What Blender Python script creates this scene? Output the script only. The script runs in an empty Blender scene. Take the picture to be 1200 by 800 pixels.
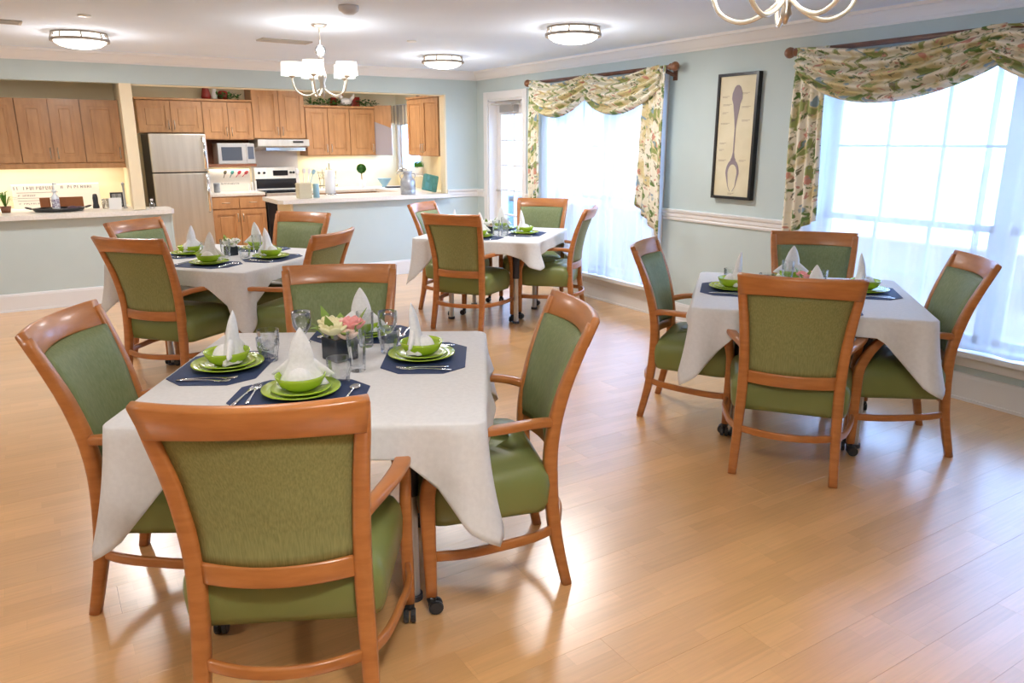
import bpy, bmesh, math, random
from mathutils import Vector, Matrix
random.seed(7)
PI = math.pi
R = math.radians
scene = bpy.context.scene
COL = scene.collection

# ------------------------------------------------------------------ camera, sky, exposure
XR, YB, ZC = 4.7255, 8.3695, 2.36          # right wall, kitchen wall, ceiling
cam_data = bpy.data.cameras.new('camera')
cam = bpy.data.objects.new('camera', cam_data)
COL.objects.link(cam)
cam_data.sensor_width = 36.0
cam_data.lens = 36.0 * 881.0 / 1200.0
cam_data.clip_start = 0.02
PITCH, YAW = 0.2595, 0.5586
fwd = Vector((math.sin(YAW) * math.cos(PITCH), math.cos(YAW) * math.cos(PITCH), -math.sin(PITCH)))
cam.location = (0, 0, 1.55)
cam.rotation_euler = fwd.to_track_quat('-Z', 'Y').to_euler()
scene.camera = cam
scene.view_settings.view_transform = 'Standard'
scene.view_settings.look = 'None'
scene.view_settings.gamma = 1.0
scene.view_settings.use_curve_mapping = False
scene.view_settings.exposure = 0.20
scene.cycles.max_bounces = 8
scene.cycles.diffuse_bounces = 5
scene.cycles.transparent_max_bounces = 24
scene.cycles.sample_clamp_indirect = 6.0
scene.cycles.use_denoising = True

SKY = 18.0
world = bpy.data.worlds.new('world')
scene.world = world
world.use_nodes = True
wb = world.node_tree.nodes['Background']
wb.inputs['Color'].default_value = (0.36, 0.58, 1.0, 1)
wb.inputs['Strength'].default_value = SKY

LAMP = 0.95        # scale of every lamp of the room


def link(o):
    COL.objects.link(o)
    return o


def area_light(name, loc, size, power, color, rot=(0, 0, 0), shape='DISK', size_y=None):
    d = bpy.data.lights.new(name, 'AREA')
    d.shape = shape
    d.size = size
    if size_y:
        d.size_y = size_y
    d.energy = power * LAMP
    d.color = color
    o = link(bpy.data.objects.new(name, d))
    o.location = loc
    o.rotation_euler = rot
    return o


def portal(loc, sx, sy):
    o = area_light('daylight_portal', loc, sx, 1, (1, 1, 1), (0, R(90), 0), 'RECTANGLE', sy)
    o.data.cycles.is_portal = True
    return o


portal((XR + .24, 5.975, 1.15), 1.75, 1.75)
portal((XR + .24, 2.25, 1.18), 1.7, 2.5)
portal((XR + .24, 7.7, 1.1), 1.9, .7)

# ------------------------------------------------------------------ materials
MATS = {}


def mat(name, color=(.8, .8, .8), rough=.5, metal=0.0, spec=None, emit=None, emit_s=0, coat=0):
    if name in MATS:
        return MATS[name]
    m = bpy.data.materials.new(name)
    m.use_nodes = True
    b = m.node_tree.nodes['Principled BSDF']
    b.inputs['Base Color'].default_value = (*color, 1)
    b.inputs['Roughness'].default_value = rough
    b.inputs['Metallic'].default_value = metal
    if spec is not None:
        b.inputs['Specular IOR Level'].default_value = spec
    if coat:
        b.inputs['Coat Weight'].default_value = coat
        b.inputs['Coat Roughness'].default_value = .15
    if emit:
        b.inputs['Emission Color'].default_value = (*emit, 1)
        b.inputs['Emission Strength'].default_value = emit_s
    MATS[name] = m
    return m


def nodes_of(m):
    nt = m.node_tree
    return nt, nt.nodes, nt.links, nt.nodes['Principled BSDF']


def noise_mat(name, c1, c2, scale=(1, 1, 1), nscale=5, rough=.5, bump=0.0, detail=3, coat=0, spec=None, lo=.35, hi=.65, metal=0):
    if name in MATS:
        return MATS[name]
    m = mat(name, c1, rough, metal, spec, coat=coat)
    nt, N, L, b = nodes_of(m)
    tc = N.new('ShaderNodeTexCoord')
    mp = N.new('ShaderNodeMapping')
    mp.inputs['Scale'].default_value = scale
    nz = N.new('ShaderNodeTexNoise')
    nz.inputs['Scale'].default_value = nscale
    nz.inputs['Detail'].default_value = detail
    cr = N.new('ShaderNodeValToRGB')
    cr.color_ramp.elements[0].position = lo
    cr.color_ramp.elements[0].color = (*c1, 1)
    cr.color_ramp.elements[1].position = hi
    cr.color_ramp.elements[1].color = (*c2, 1)
    L.new(tc.outputs['Object'], mp.inputs['Vector'])
    L.new(mp.outputs['Vector'], nz.inputs['Vector'])
    L.new(nz.outputs['Fac'], cr.inputs['Fac'])
    L.new(cr.outputs['Color'], b.inputs['Base Color'])
    if bump:
        bp = N.new('ShaderNodeBump')
        bp.inputs['Strength'].default_value = bump
        bp.inputs['Distance'].default_value = .01
        L.new(nz.outputs['Fac'], bp.inputs['Height'])
        L.new(bp.outputs['Normal'], b.inputs['Normal'])
    return m


M_chairwood = noise_mat('chair_wood', (.42, .145, .034), (.50, .185, .048), (2, 2, 9), 5, .33, coat=.25)
M_vinyl = noise_mat('green_vinyl', (.185, .215, .062), (.21, .24, .072), (1, 1, 1), 4, .36, bump=.03)
M_cloth = noise_mat('white_cloth', (.68, .67, .66), (.72, .71, .70), (1, 1, 1), 60, .85, bump=.06)
M_napkin = noise_mat('napkin_cloth', (.80, .79, .78), (.86, .85, .84), (1, 1, 1), 90, .85, bump=.1)
M_navy = noise_mat('navy_mat', (.018, .035, .10), (.03, .055, .145), (1, 1, 1), 300, .7)
M_green = mat('lime_glaze', (.36, .52, .03), .22, coat=.4)
M_steelware = mat('cutlery_steel', (.75, .75, .77), .18, 1)
M_black = mat('black_plastic', (.02, .02, .022), .35)
M_dark = mat('dark_metal', (.06, .06, .075), .4, .6)
M_tube = mat('grey_tube', (.55, .54, .52), .35, .7)
M_wall = noise_mat('wall_paint', (.515, .60, .59), (.535, .62, .61), (1, 1, 1), 3, .75)
M_ceil = noise_mat('ceiling_paint', (.74, .83, .96), (.76, .85, .98), (1, 1, 1), 2, .9)
M_trim = mat('trim_paint', (.78, .77, .76), .45)
M_cream = noise_mat('cream_paint', (.78, .69, .47), (.81, .72, .50), (1, 1, 1), 3, .7)
M_creamtrim = mat('cream_trim', (.82, .70, .48), .55)
M_cab = noise_mat('maple_cabinet', (.46, .235, .10), (.56, .30, .135), (3, 3, .6), 7, .4, coat=.15)
M_cabdark = mat('cabinet_inside', (.22, .085, .04), .6)
M_counter = noise_mat('laminate_counter', (.76, .72, .66), (.82, .78, .73), (1, 1, 1), 60, .35)
M_steel = noise_mat('brushed_steel', (.72, .68, .61), (.80, .76, .69), (1, 1, .05), 20, .32, metal=.85)
M_chrome = mat('chrome', (.8, .8, .8), .12, 1)
M_nickel = mat('satin_nickel', (.62, .56, .49), .28, 1)
M_blackglass = mat('black_glass', (.015, .017, .022), .08)
M_white = mat('white_enamel', (.82, .82, .80), .35)
M_rod = noise_mat('walnut_rod', (.09, .028, .014), (.17, .06, .03), (1, 1, 1), 12, .35, coat=.3)
M_finial = mat('turned_finial', (.23, .09, .035), .35, coat=.3)
M_frame = mat('black_frame', (.015, .015, .018), .3)
M_leaf = noise_mat('leaf_green', (.02, .09, .012), (.06, .19, .03), (1, 1, 1), 30, .5)
M_litshade = mat('lit_shade', (.9, .9, .88), .6, emit=(1, .96, .9), emit_s=1.2)
M_bowl_lit = mat('lit_diffuser', (.95, .93, .9), .5, emit=(1, .93, .84), emit_s=2.4)
M_red = mat('red_glaze', (.28, .02, .015), .3)
M_pewter = noise_mat('galvanised_can', (.33, .35, .38), (.45, .47, .5), (1, 1, 1), 15, .4, metal=.5)
M_teal = mat('teal_glaze', (.10, .30, .27), .4)
M_blueglaze = mat('pale_blue_glaze', (.32, .52, .60), .3)
M_pot = mat('white_pot', (.85, .85, .86), .35)
M_terra = mat('brown_pot', (.20, .08, .04), .6)
M_board = mat('cream_board', (.80, .76, .68), .6)
M_ink = mat('dark_lettering', (.05, .04, .04), .6)
M_outside = noise_mat('outside_lawn', (.26, .18, .11), (.34, .24, .15), (1, 1, 1), 2, .9)
M_outwall = mat('outside_render', (.40, .30, .20), .9)
M_bluebin = mat('blue_bin', (.13, .32, .62), .5)


def glass_mat(name, tint=(1, 1, 1), refl=.06, rough=0.02):
    m = bpy.data.materials.new(name)
    m.use_nodes = True
    nt = m.node_tree
    N, L = nt.nodes, nt.links
    N.remove(N['Principled BSDF'])
    t = N.new('ShaderNodeBsdfTransparent')
    t.inputs[0].default_value = (*tint, 1)
    g = N.new('ShaderNodeBsdfGlossy')
    g.inputs['Roughness'].default_value = rough
    g.inputs[0].default_value = (.95, .97, 1, 1)
    f = N.new('ShaderNodeLayerWeight')
    f.inputs['Blend'].default_value = .25
    mu = N.new('ShaderNodeMath')
    mu.operation = 'MULTIPLY_ADD'
    mu.inputs[1].default_value = .75
    mu.inputs[2].default_value = refl
    mx = N.new('ShaderNodeMixShader')
    L.new(f.outputs['Fresnel'], mu.inputs[0])
    L.new(mu.outputs[0], mx.inputs[0])
    L.new(t.outputs[0], mx.inputs[1])
    L.new(g.outputs[0], mx.inputs[2])
    L.new(mx.outputs[0], N['Material Output'].inputs['Surface'])
    MATS[name] = m
    return m


M_pane = glass_mat('window_glass', (.97, .98, 1), .03)
M_glass = glass_mat('drinking_glass', (.965, .97, .975), .05)
M_crystal = glass_mat('crystal', (.85, .86, .86), .3, .05)


def sheer_mat():
    m = bpy.data.materials.new('sheer_voile')
    m.use_nodes = True
    nt = m.node_tree
    N, L = nt.nodes, nt.links
    N.remove(N['Principled BSDF'])
    t = N.new('ShaderNodeBsdfTransparent')
    t.inputs[0].default_value = (.95, .975, 1, 1)
    d = N.new('ShaderNodeBsdfDiffuse')
    d.inputs[0].default_value = (.80, .84, .88, 1)
    tl = N.new('ShaderNodeBsdfTranslucent')
    tl.inputs[0].default_value = (.76, .84, .92, 1)
    a = N.new('ShaderNodeMixShader')
    a.inputs[0].default_value = .12
    L.new(d.outputs[0], a.inputs[1])
    L.new(tl.outputs[0], a.inputs[2])
    # threads cover more of the view where the cloth is seen edge-on (folds)
    lw = N.new('ShaderNodeLayerWeight')
    lw.inputs['Blend'].default_value = .35
    mr = N.new('ShaderNodeMapRange')
    mr.inputs['From Min'].default_value = 0
    mr.inputs['From Max'].default_value = 1
    mr.inputs['To Min'].default_value = .76
    mr.inputs['To Max'].default_value = .95
    L.new(lw.outputs['Facing'], mr.inputs['Value'])
    mx = N.new('ShaderNodeMixShader')
    L.new(mr.outputs[0], mx.inputs[0])
    L.new(t.outputs[0], mx.inputs[1])
    L.new(a.outputs[0], mx.inputs[2])
    L.new(mx.outputs[0], N['Material Output'].inputs['Surface'])
    return m


M_sheer = sheer_mat()


def floral_mat():
    """cream cotton printed with leaves, coral and blue blooms"""
    m = mat('floral_print', (.8, .75, .6), .85)
    nt, N, L, b = nodes_of(m)
    tc = N.new('ShaderNodeTexCoord')
    nz = N.new('ShaderNodeTexNoise')
    nz.inputs['Scale'].default_value = 9
    L.new(tc.outputs['UV'], nz.inputs['Vector'])
    wv = N.new('ShaderNodeMixRGB')
    wv.inputs[0].default_value = .12
    L.new(tc.outputs['UV'], wv.inputs[1])
    L.new(nz.outputs['Color'], wv.inputs[2])
    cur = None
    base = N.new('ShaderNodeRGB')
    base.outputs[0].default_value = (.84, .79, .66, 1)
    cur = base.outputs[0]
    for scale, thr, soft, col, off, detail in ((7, .54, .05, (.66, .56, .30), 3, 2), (13, .575, .03, (.30, .34, .12), 11, 4), (19, .62, .03, (.12, .20, .05), 29, 3),
                                       (11, .67, .02, (.58, .27, .20), 47, 2), (11, .645, .02, (.25, .35, .42), 71, 3),
                                       (24, .66, .02, (.60, .32, .26), 91, 2), (30, .64, .02, (.22, .20, .12), 113, 3)):
        mp = N.new('ShaderNodeMapping')
        mp.inputs['Location'].default_value = (off, off * .7, off * .3)
        L.new(wv.outputs[0], mp.inputs['Vector'])
        n = N.new('ShaderNodeTexNoise')
        n.inputs['Scale'].default_value = scale
        n.inputs['Detail'].default_value = detail
        L.new(mp.outputs[0], n.inputs['Vector'])
        r = N.new('ShaderNodeMapRange')
        r.inputs['From Min'].default_value = thr - soft
        r.inputs['From Max'].default_value = thr + soft
        L.new(n.outputs['Fac'], r.inputs['Value'])
        x = N.new('ShaderNodeMixRGB')
        x.inputs[2].default_value = (*col, 1)
        L.new(r.outputs[0], x.inputs[0])
        L.new(cur, x.inputs[1])
        cur = x.outputs[0]
    L.new(cur, b.inputs['Base Color'])
    return m


M_floral = floral_mat()


def floor_mat():
    """three-strip oak laminate: strips are print, the boards are geometry"""
    m = mat('oak_laminate', (.6, .38, .2), .22, spec=1.0, coat=1)
    m.node_tree.nodes['Principled BSDF'].inputs['Coat IOR'].default_value = 1.7
    m.node_tree.nodes['Principled BSDF'].inputs['Coat Roughness'].default_value = .27
    nt, N, L, b = nodes_of(m)
    tc = N.new('ShaderNodeTexCoord')
    oi = N.new('ShaderNodeObjectInfo')
    br = N.new('ShaderNodeTexBrick')
    br.inputs['Color1'].default_value = (.82, .455, .18, 1)
    br.inputs['Color2'].default_value = (.73, .395, .15, 1)
    br.inputs['Mortar'].default_value = (.71, .385, .148, 1)
    br.inputs['Scale'].default_value = 1
    br.inputs['Mortar Size'].default_value = .0008
    br.inputs['Brick Width'].default_value = .38
    br.inputs['Row Height'].default_value = .0645
    br.offset = .37
    addv = N.new('ShaderNodeVectorMath')
    addv.operation = 'MULTIPLY_ADD'
    cmb = N.new('ShaderNodeCombineXYZ')
    L.new(oi.outputs['Random'], cmb.inputs[0])
    addv.inputs[1].default_value = (7, 0, 0)
    L.new(cmb.outputs[0], addv.inputs[0])
    L.new(tc.outputs['Object'], addv.inputs[2])
    L.new(addv.outputs[0], br.inputs['Vector'])
    mp = N.new('ShaderNodeMapping')
    mp.inputs['Scale'].default_value = (2.2, 40, 1)
    L.new(addv.outputs[0], mp.inputs['Vector'])
    nz = N.new('ShaderNodeTexNoise')
    nz.inputs['Scale'].default_value = 2
    nz.inputs['Detail'].default_value = 5
    L.new(mp.outputs[0], nz.inputs['Vector'])
    gr = N.new('ShaderNodeMapRange')
    gr.inputs['To Min'].default_value = .94
    gr.inputs['To Max'].default_value = 1.06
    gr.inputs['From Min'].default_value = .3
    gr.inputs['From Max'].default_value = .7
    L.new(nz.outputs['Fac'], gr.inputs['Value'])
    tone = N.new('ShaderNodeMapRange')
    tone.inputs['To Min'].default_value = .92
    tone.inputs['To Max'].default_value = 1.07
    L.new(oi.outputs['Random'], tone.inputs['Value'])
    mm = N.new('ShaderNodeMath')
    mm.operation = 'MULTIPLY'
    L.new(gr.outputs[0], mm.inputs[0])
    L.new(tone.outputs[0], mm.inputs[1])
    sc = N.new('ShaderNodeVectorMath')
    sc.operation = 'SCALE'
    L.new(br.outputs['Color'], sc.inputs[0])
    L.new(mm.outputs[0], sc.inputs['Scale'])
    L.new(sc.outputs[0], b.inputs['Base Color'])
    rr = N.new('ShaderNodeMapRange')
    rr.inputs['To Min'].default_value = .27
    rr.inputs['To Max'].default_value = .33
    L.new(nz.outputs['Fac'], rr.inputs['Value'])
    L.new(rr.outputs[0], b.inputs['Roughness'])
    return m


M_floor = floor_mat()


def fabric_mat(name, c1, c2):
    m = mat(name, c1, .75)
    nt, N, L, b = nodes_of(m)
    tc = N.new('ShaderNodeTexCoord')
    mp = N.new('ShaderNodeMapping')
    mp.inputs['Scale'].default_value = (260, 260, 16)
    nz = N.new('ShaderNodeTexNoise')
    nz.inputs['Scale'].default_value = 1
    nz.inputs['Detail'].default_value = 2
    cr = N.new('ShaderNodeValToRGB')
    cr.color_ramp.elements[0].position = .3
    cr.color_ramp.elements[0].color = (*c1, 1)
    cr.color_ramp.elements[1].position = .7
    cr.color_ramp.elements[1].color = (*c2, 1)
    L.new(tc.outputs['Object'], mp.inputs[0])
    L.new(mp.outputs[0], nz.inputs['Vector'])
    L.new(nz.outputs['Fac'], cr.inputs[0])
    L.new(cr.outputs[0], b.inputs['Base Color'])
    return m


M_backfabric = fabric_mat('streaked_green_fabric', (.20, .205, .07), (.29, .29, .11))

# ------------------------------------------------------------------ mesh helpers


def new_bm():
    return bmesh.new()


def obj(name, bm, m, parent=None, loc=None, rot=None, smooth=False, kind=None, label=None):
    me = bpy.data.meshes.new(name)
    bmesh.ops.recalc_face_normals(bm, faces=bm.faces)
    bm.to_mesh(me)
    bm.free()
    for mm in (m if isinstance(m, (list, tuple)) else [m]):
        me.materials.append(mm)
    if smooth:
        for p in me.polygons:
            p.use_smooth = True
    o = link(bpy.data.objects.new(name, me))
    if loc is not None:
        o.location = loc
    if rot is not None:
        o.rotation_euler = rot
    if parent is not None:
        o.parent = parent
    if kind:
        o['kind'] = kind
    if label:
        o['label'] = label
    return o


def thing(name, label, cat, loc=(0, 0, 0), rz=0, group=None, kind=None):
    o = link(bpy.data.objects.new(name, None))
    o.empty_display_size = .1
    o.location = loc
    o.rotation_euler = (0, 0, rz)
    if kind:
        o['kind'] = kind
    else:
        o['label'] = label
        o['category'] = cat
    if group:
        o['group'] = group
    return o


def tag(o, label, cat, group=None):
    o['label'] = label
    o['category'] = cat
    if group:
        o['group'] = group
    return o


def dup(root, loc, rz, label, group=None):
    r = link(root.copy())
    r.location = loc
    r.rotation_euler = (0, 0, rz)
    r['label'] = label
    if group:
        r['group'] = group
    for ch in list(root.children):
        c = link(ch.copy())
        c.parent = r
        for g in ch.children:
            d = link(g.copy())
            d.parent = c
    return r


def box(bm, x0, x1, y0, y1, z0, z1, bev=0, seg=2, mi=0):
    b2 = bmesh.new()
    vs = [b2.verts.new((x, y, z)) for x in (x0, x1) for y in (y0, y1) for z in (z0, z1)]
    for f in ((0, 1, 3, 2), (4, 6, 7, 5), (0, 4, 5, 1), (2, 3, 7, 6), (0, 2, 6, 4), (1, 5, 7, 3)):
        b2.faces.new([vs[i] for i in f])
    if bev:
        bmesh.ops.bevel(b2, geom=b2.edges[:], offset=bev, segments=seg, affect='EDGES', profile=.5)
    merge(bm, b2, mi=mi)


def merge(bm, b2, mtx=None, mi=0):
    if mtx is not None:
        bmesh.ops.transform(b2, matrix=mtx, verts=b2.verts)
    vm = {}
    for v in b2.verts:
        vm[v] = bm.verts.new(v.co)
    for f in b2.faces:
        nf = bm.faces.new([vm[v] for v in f.verts])
        nf.material_index = mi if mi else f.material_index
        nf.smooth = f.smooth
    b2.free()


def rings(bm, rs, cap0=True, cap1=True, closed=True, mi=0):
    """skin a list of vertex rings"""
    vr = [[bm.verts.new(p) for p in r] for r in rs]
    n = len(vr[0])
    for a, b in zip(vr, vr[1:]):
        for i in range(n if closed else n - 1):
            j = (i + 1) % n
            try:
                f = bm.faces.new((a[i], a[j], b[j], b[i]))
                f.material_index = mi
            except ValueError:
                pass
    if closed:
        if cap0:
            f = bm.faces.new(list(reversed(vr[0])))
            f.material_index = mi
        if cap1:
            f = bm.faces.new(vr[-1])
            f.material_index = mi
    return vr


def lathe(bm, prof, n=24, c=(0, 0, 0), cap0=True, cap1=True, mi=0):
    rings(bm, [[(c[0] + r * math.cos(2 * PI * k / n), c[1] + r * math.sin(2 * PI * k / n), c[2] + z) for k in range(n)]
               for r, z in prof], cap0, cap1, mi=mi)


def tube(bm, path, rad, n=10, mi=0):
    sweep(bm, path, [(2 * (rad[i] if isinstance(rad, (list, tuple)) else rad),) * 2 for i in range(len(path))], n=n, circ=True, mi=mi)


def smooth_path(pts, k=5):
    """Catmull-Rom resampling"""
    P = [Vector(p) for p in pts]
    out = []
    for i in range(len(P) - 1):
        p0 = P[i - 1] if i else P[0] * 2 - P[1]
        p1, p2 = P[i], P[i + 1]
        p3 = P[i + 2] if i + 2 < len(P) else P[-1] * 2 - P[-2]
        for j in range(k):
            t = j / k
            out.append(.5 * ((2 * p1) + (p2 - p0) * t + (2 * p0 - 5 * p1 + 4 * p2 - p3) * t * t + (3 * p1 - p0 - 3 * p2 + p3) * t ** 3))
    out.append(P[-1])
    return out


def lerp_list(vals, k):
    out = []
    for a, b in zip(vals, vals[1:]):
        for j in range(k):
            t = j / k
            out.append(tuple(x + (y - x) * t for x, y in zip(a, b)))
    out.append(tuple(vals[-1]))
    return out


def sweep(bm, path, wh, side=None, n=10, circ=False, mi=0, cr=.28):
    """rounded-rectangle (or round) section along a path. side = direction of the section's first axis"""
    P = [Vector(p) for p in path]
    rs = []
    prev = None
    for i, p in enumerate(P):
        t = (P[min(i + 1, len(P) - 1)] - P[max(i - 1, 0)]).normalized()
        s = Vector(side) if side is not None else (prev if prev is not None else (Vector((0, 0, 1)) if abs(t.z) < .8 else Vector((1, 0, 0))))
        s = (s - t * s.dot(t)).normalized()
        prev = s
        u = t.cross(s)
        w, h = wh[i]
        if circ:
            rs.append([p + s * (w / 2 * math.cos(2 * PI * k / n)) + u * (h / 2 * math.sin(2 * PI * k / n)) for k in range(n)])
        else:
            r = []
            e = min(w, h) * cr
            for sx, sy in ((1, 1), (-1, 1), (-1, -1), (1, -1)):
                cx, cy = sx * (w / 2 - e), sy * (h / 2 - e)
                a0 = {(1, 1): 0, (-1, 1): 90, (-1, -1): 180, (1, -1): 270}[(sx, sy)]
                for a in (0, 45, 90):
                    r.append(p + s * (cx + e * math.cos(R(a0 + a))) + u * (cy + e * math.sin(R(a0 + a))))
            rs.append(r)
    rings(bm, rs, mi=mi)


def add_sphere(bm, c, r, sx=1, sy=1, sz=1, seg=14, mi=0):
    b2 = bmesh.new()
    bmesh.ops.create_uvsphere(b2, u_segments=seg, v_segments=max(6, seg // 2), radius=r)
    merge(bm, b2, Matrix.Translation(c) @ Matrix.Diagonal((sx, sy, sz, 1)), mi=mi)


def prism(bm, pts, z0, z1, mi=0):
    rings(bm, [[(x, y, z0) for x, y in pts], [(x, y, z1) for x, y in pts]], mi=mi)


# ------------------------------------------------------------------ setting: shell
def struct(name, bm, m, parent=None, **k):
    return obj(name, bm, m, parent, kind='structure' if parent is None else None, **k)


X0, Y0, YK = -4.6, -3.4, 10.82        # left wall, wall behind the camera, kitchen back wall
bm = new_bm()
box(bm, X0, XR + .3, Y0, YK + .1, -.12, -.012)
floor = struct('floor', bm, mat('floor_base', (.20, .12, .06), .8))
# laminate boards: geometry, laid along x; the nearest visible 290 boards one by one, the rest joined
PW, PL = .1935, 1.285
bm = new_bm()
box(bm, 0, PL - .0003, 0, PW - .0003, -.012, 0, .0004, 1)
first = obj('floor_plank', bm, M_floor, floor)
plank_me = first.data
cands = []
row = 0
y = Y0
while y < YK:
    off = (row * .43) % PL
    x = X0 - off
    while x < XR + .2:
        cands.append((x, y))
        x += PL
    y += PW
    row += 1


def in_view(x, y, z=0):
    d = Vector((x, y, z)) - cam.location
    zc = d.dot(fwd)
    if zc < .3:
        return False
    rx = d.dot(Vector((math.cos(YAW), -math.sin(YAW), 0))) / zc * 881
    up = Vector((math.cos(YAW), -math.sin(YAW), 0)).cross(fwd)
    ry = -d.dot(up) / zc * 881
    return -640 < rx < 640 and -430 < ry < 430


vis = [c for c in cands if any(in_view(c[0] + a * PL, c[1] + b * PW) for a in (0, .25, .5, .75, 1) for b in (0, 1)) and c[0] > X0 and c[0] + PL < XR + .25 and c[1] + PW < YB]
vis.sort(key=lambda c: (c[0] + .6) ** 2 + c[1] ** 2)
vis = set(vis[:295])
usedfirst = False
rest = new_bm()
for c in cands:
    if c in vis:
        o = first if not usedfirst else link(first.copy())
        usedfirst = True
        o.location = (c[0], c[1], 0)
        o.parent = floor
    else:
        xa, xb = max(c[0], X0), min(c[0] + PL - .001, XR + .25)
        if xb - xa > .02:
            box(rest, xa, xb, c[1], min(c[1] + PW - .001, YK), -.012, 0)
o = obj('floor_planks', rest, M_floor, floor)
o['kind'] = 'stuff'

bm = new_bm()
box(bm, X0 - .1, XR + .3, Y0 - .1, YK + .1, ZC, ZC + .1)
struct('ceiling', bm, M_ceil)

bm = new_bm()
box(bm, X0 - .15, X0, Y0, YK, 0, ZC)
struct('wall_left', bm, M_wall)
bm = new_bm()
box(bm, X0 - .15, XR + .3, Y0 - .15, Y0, 0, ZC)
struct('wall_near', bm, M_wall)

# right wall with door and windows
TW = .26
D0, D1, DZ = 7.33, 8.10, 2.03
W1 = (5.10, 6.86, .27, 2.04)
W2 = (1.00, 3.50, .33, 2.04)
bm = new_bm()


def wseg(y0, y1, z0, z1):
    box(bm, XR, XR + TW, y0, y1, z0, z1)


wseg(D1, YB + .11, 0, ZC)
wseg(D0, D1, DZ, ZC)
wseg(W1[1], D0, 0, ZC)
wseg(W1[0], W1[1], 0, W1[2]); wseg(W1[0], W1[1], W1[3], ZC)
wseg(W2[1], W1[0], 0, ZC)
wseg(W2[0], W2[1], 0, W2[2]); wseg(W2[0], W2[1], W2[3], ZC)
wseg(Y0, W2[0], 0, ZC)
struct('wall_right', bm, M_wall)

# kitchen wall: header, passage, half walls
HZ = 2.09
bm = new_bm()
box(bm, X0, XR, YB, YB + .11, HZ, ZC)
box(bm, 4.295, XR, YB, YB + .11, 0, HZ)
struct('wall_back', bm, M_wall)
bm = new_bm()
box(bm, X0, 1.14, YB, YB + .11, 0, .845)
struct('wall_half_left', bm, M_wall)
bm = new_bm()
box(bm, 2.395, 4.295, YB, YB + .11, 0, .89)
struct('wall_half_right', bm, M_wall)
bm = new_bm()
box(bm, 2.37, 2.395, YB + .005, 8.92, 0, .89)
struct('trim_1', bm, M_creamtrim)
bm = new_bm()
box(bm, 4.275, 4.297, YB - .004, YB + .125, .94, HZ)
box(bm, .83, 4.3, YB + .02, YB + .12, HZ - .012, HZ - .002)
struct('trim_2', bm, M_creamtrim)
# pillar / partition between nook and kitchen
bm = new_bm()
box(bm, .82, .925, YB - .012, YB + .13, .90, HZ)
struct('wall_pillar', bm, M_creamtrim)
bm = new_bm()
box(bm, .85, .925, YB + .13, YK, 0, ZC)
struct('wall_partition', bm, M_cream)
# nook back wall, kitchen back and right wall
bm = new_bm()
box(bm, X0, .85, 9.28, 9.36, 0, ZC)
struct('wall_nook', bm, M_cream)
bm = new_bm()
box(bm, .925, XR + .07, YK, YK + .1, 0, ZC)
struct('wall_kitchen_back', bm, M_cream)
KW = (10.02, 10.78, 1.10, 2.0)
bm = new_bm()
box(bm, XR, XR + TW, YB + .11, KW[0], 0, ZC)
box(bm, XR, XR + .07, KW[1], YK, 0, ZC)
box(bm, XR, XR + .07, KW[0], KW[1], 0, KW[2])
box(bm, XR, XR + .07, KW[0], KW[1], KW[3], ZC)
struct('wall_kitchen_right', bm, M_cream)


def moulding(name, prof, a, b, inward, m=M_trim):
    """prof = [(out from wall, z)], extruded a -> b; inward = unit vector into the room"""
    a, b, iv = Vector(a), Vector(b), Vector(inward)
    bm = new_bm()
    rings(bm, [[p + iv * o + Vector((0, 0, z)) for o, z in prof] for p in (a, b)])
    return struct(name, bm, m)


CROWN = [(0, 2.262), (.012, 2.262), (.016, 2.275), (.03, 2.285), (.055, 2.315), (.075, 2.335), (.092, 2.34), (.095, ZC), (0, ZC)]
RAIL = [(0, .89), (.012, .89), (.016, .905), (.012, .915), (.018, .925), (.018, .95), (.028, .96), (.032, .978), (.02, .984), (0, .984)]
BASE = [(0, 0), (.022, 0), (.022, .018), (.015, .02), (.015, .145), (.01, .165), (0, .17)]
moulding('trim_3', CROWN, (XR, Y0, 0), (XR, YB, 0), (-1, 0, 0))
moulding('trim_4', CROWN, (X0, YB, 0), (XR, YB, 0), (0, -1, 0))
moulding('trim_5', RAIL, (XR, W2[1] + .09, 0), (XR, W1[0] - .09, 0), (-1, 0, 0))
moulding('trim_6', RAIL, (XR, W1[1] + .09, 0), (XR, D0 - .09, 0), (-1, 0, 0))
moulding('trim_7', RAIL, (4.297, YB, 0), (XR, YB, 0), (0, -1, 0))
moulding('trim_8', RAIL, (XR, D1 + .09, 0), (XR, YB, 0), (-1, 0, 0))
moulding('baseboard_right', BASE, (XR, Y0, 0), (XR, D0 - .09, 0), (-1, 0, 0))
moulding('baseboard_left', BASE, (X0, YB, 0), (1.14, YB, 0), (0, -1, 0))
moulding('baseboard_back', BASE, (2.395, YB, 0), (XR, YB, 0), (0, -1, 0))
bm = new_bm()
box(bm, 1.14, 1.16, YB - .005, YB + .12, 0, .845)
struct('trim_9', bm, M_wall)

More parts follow.
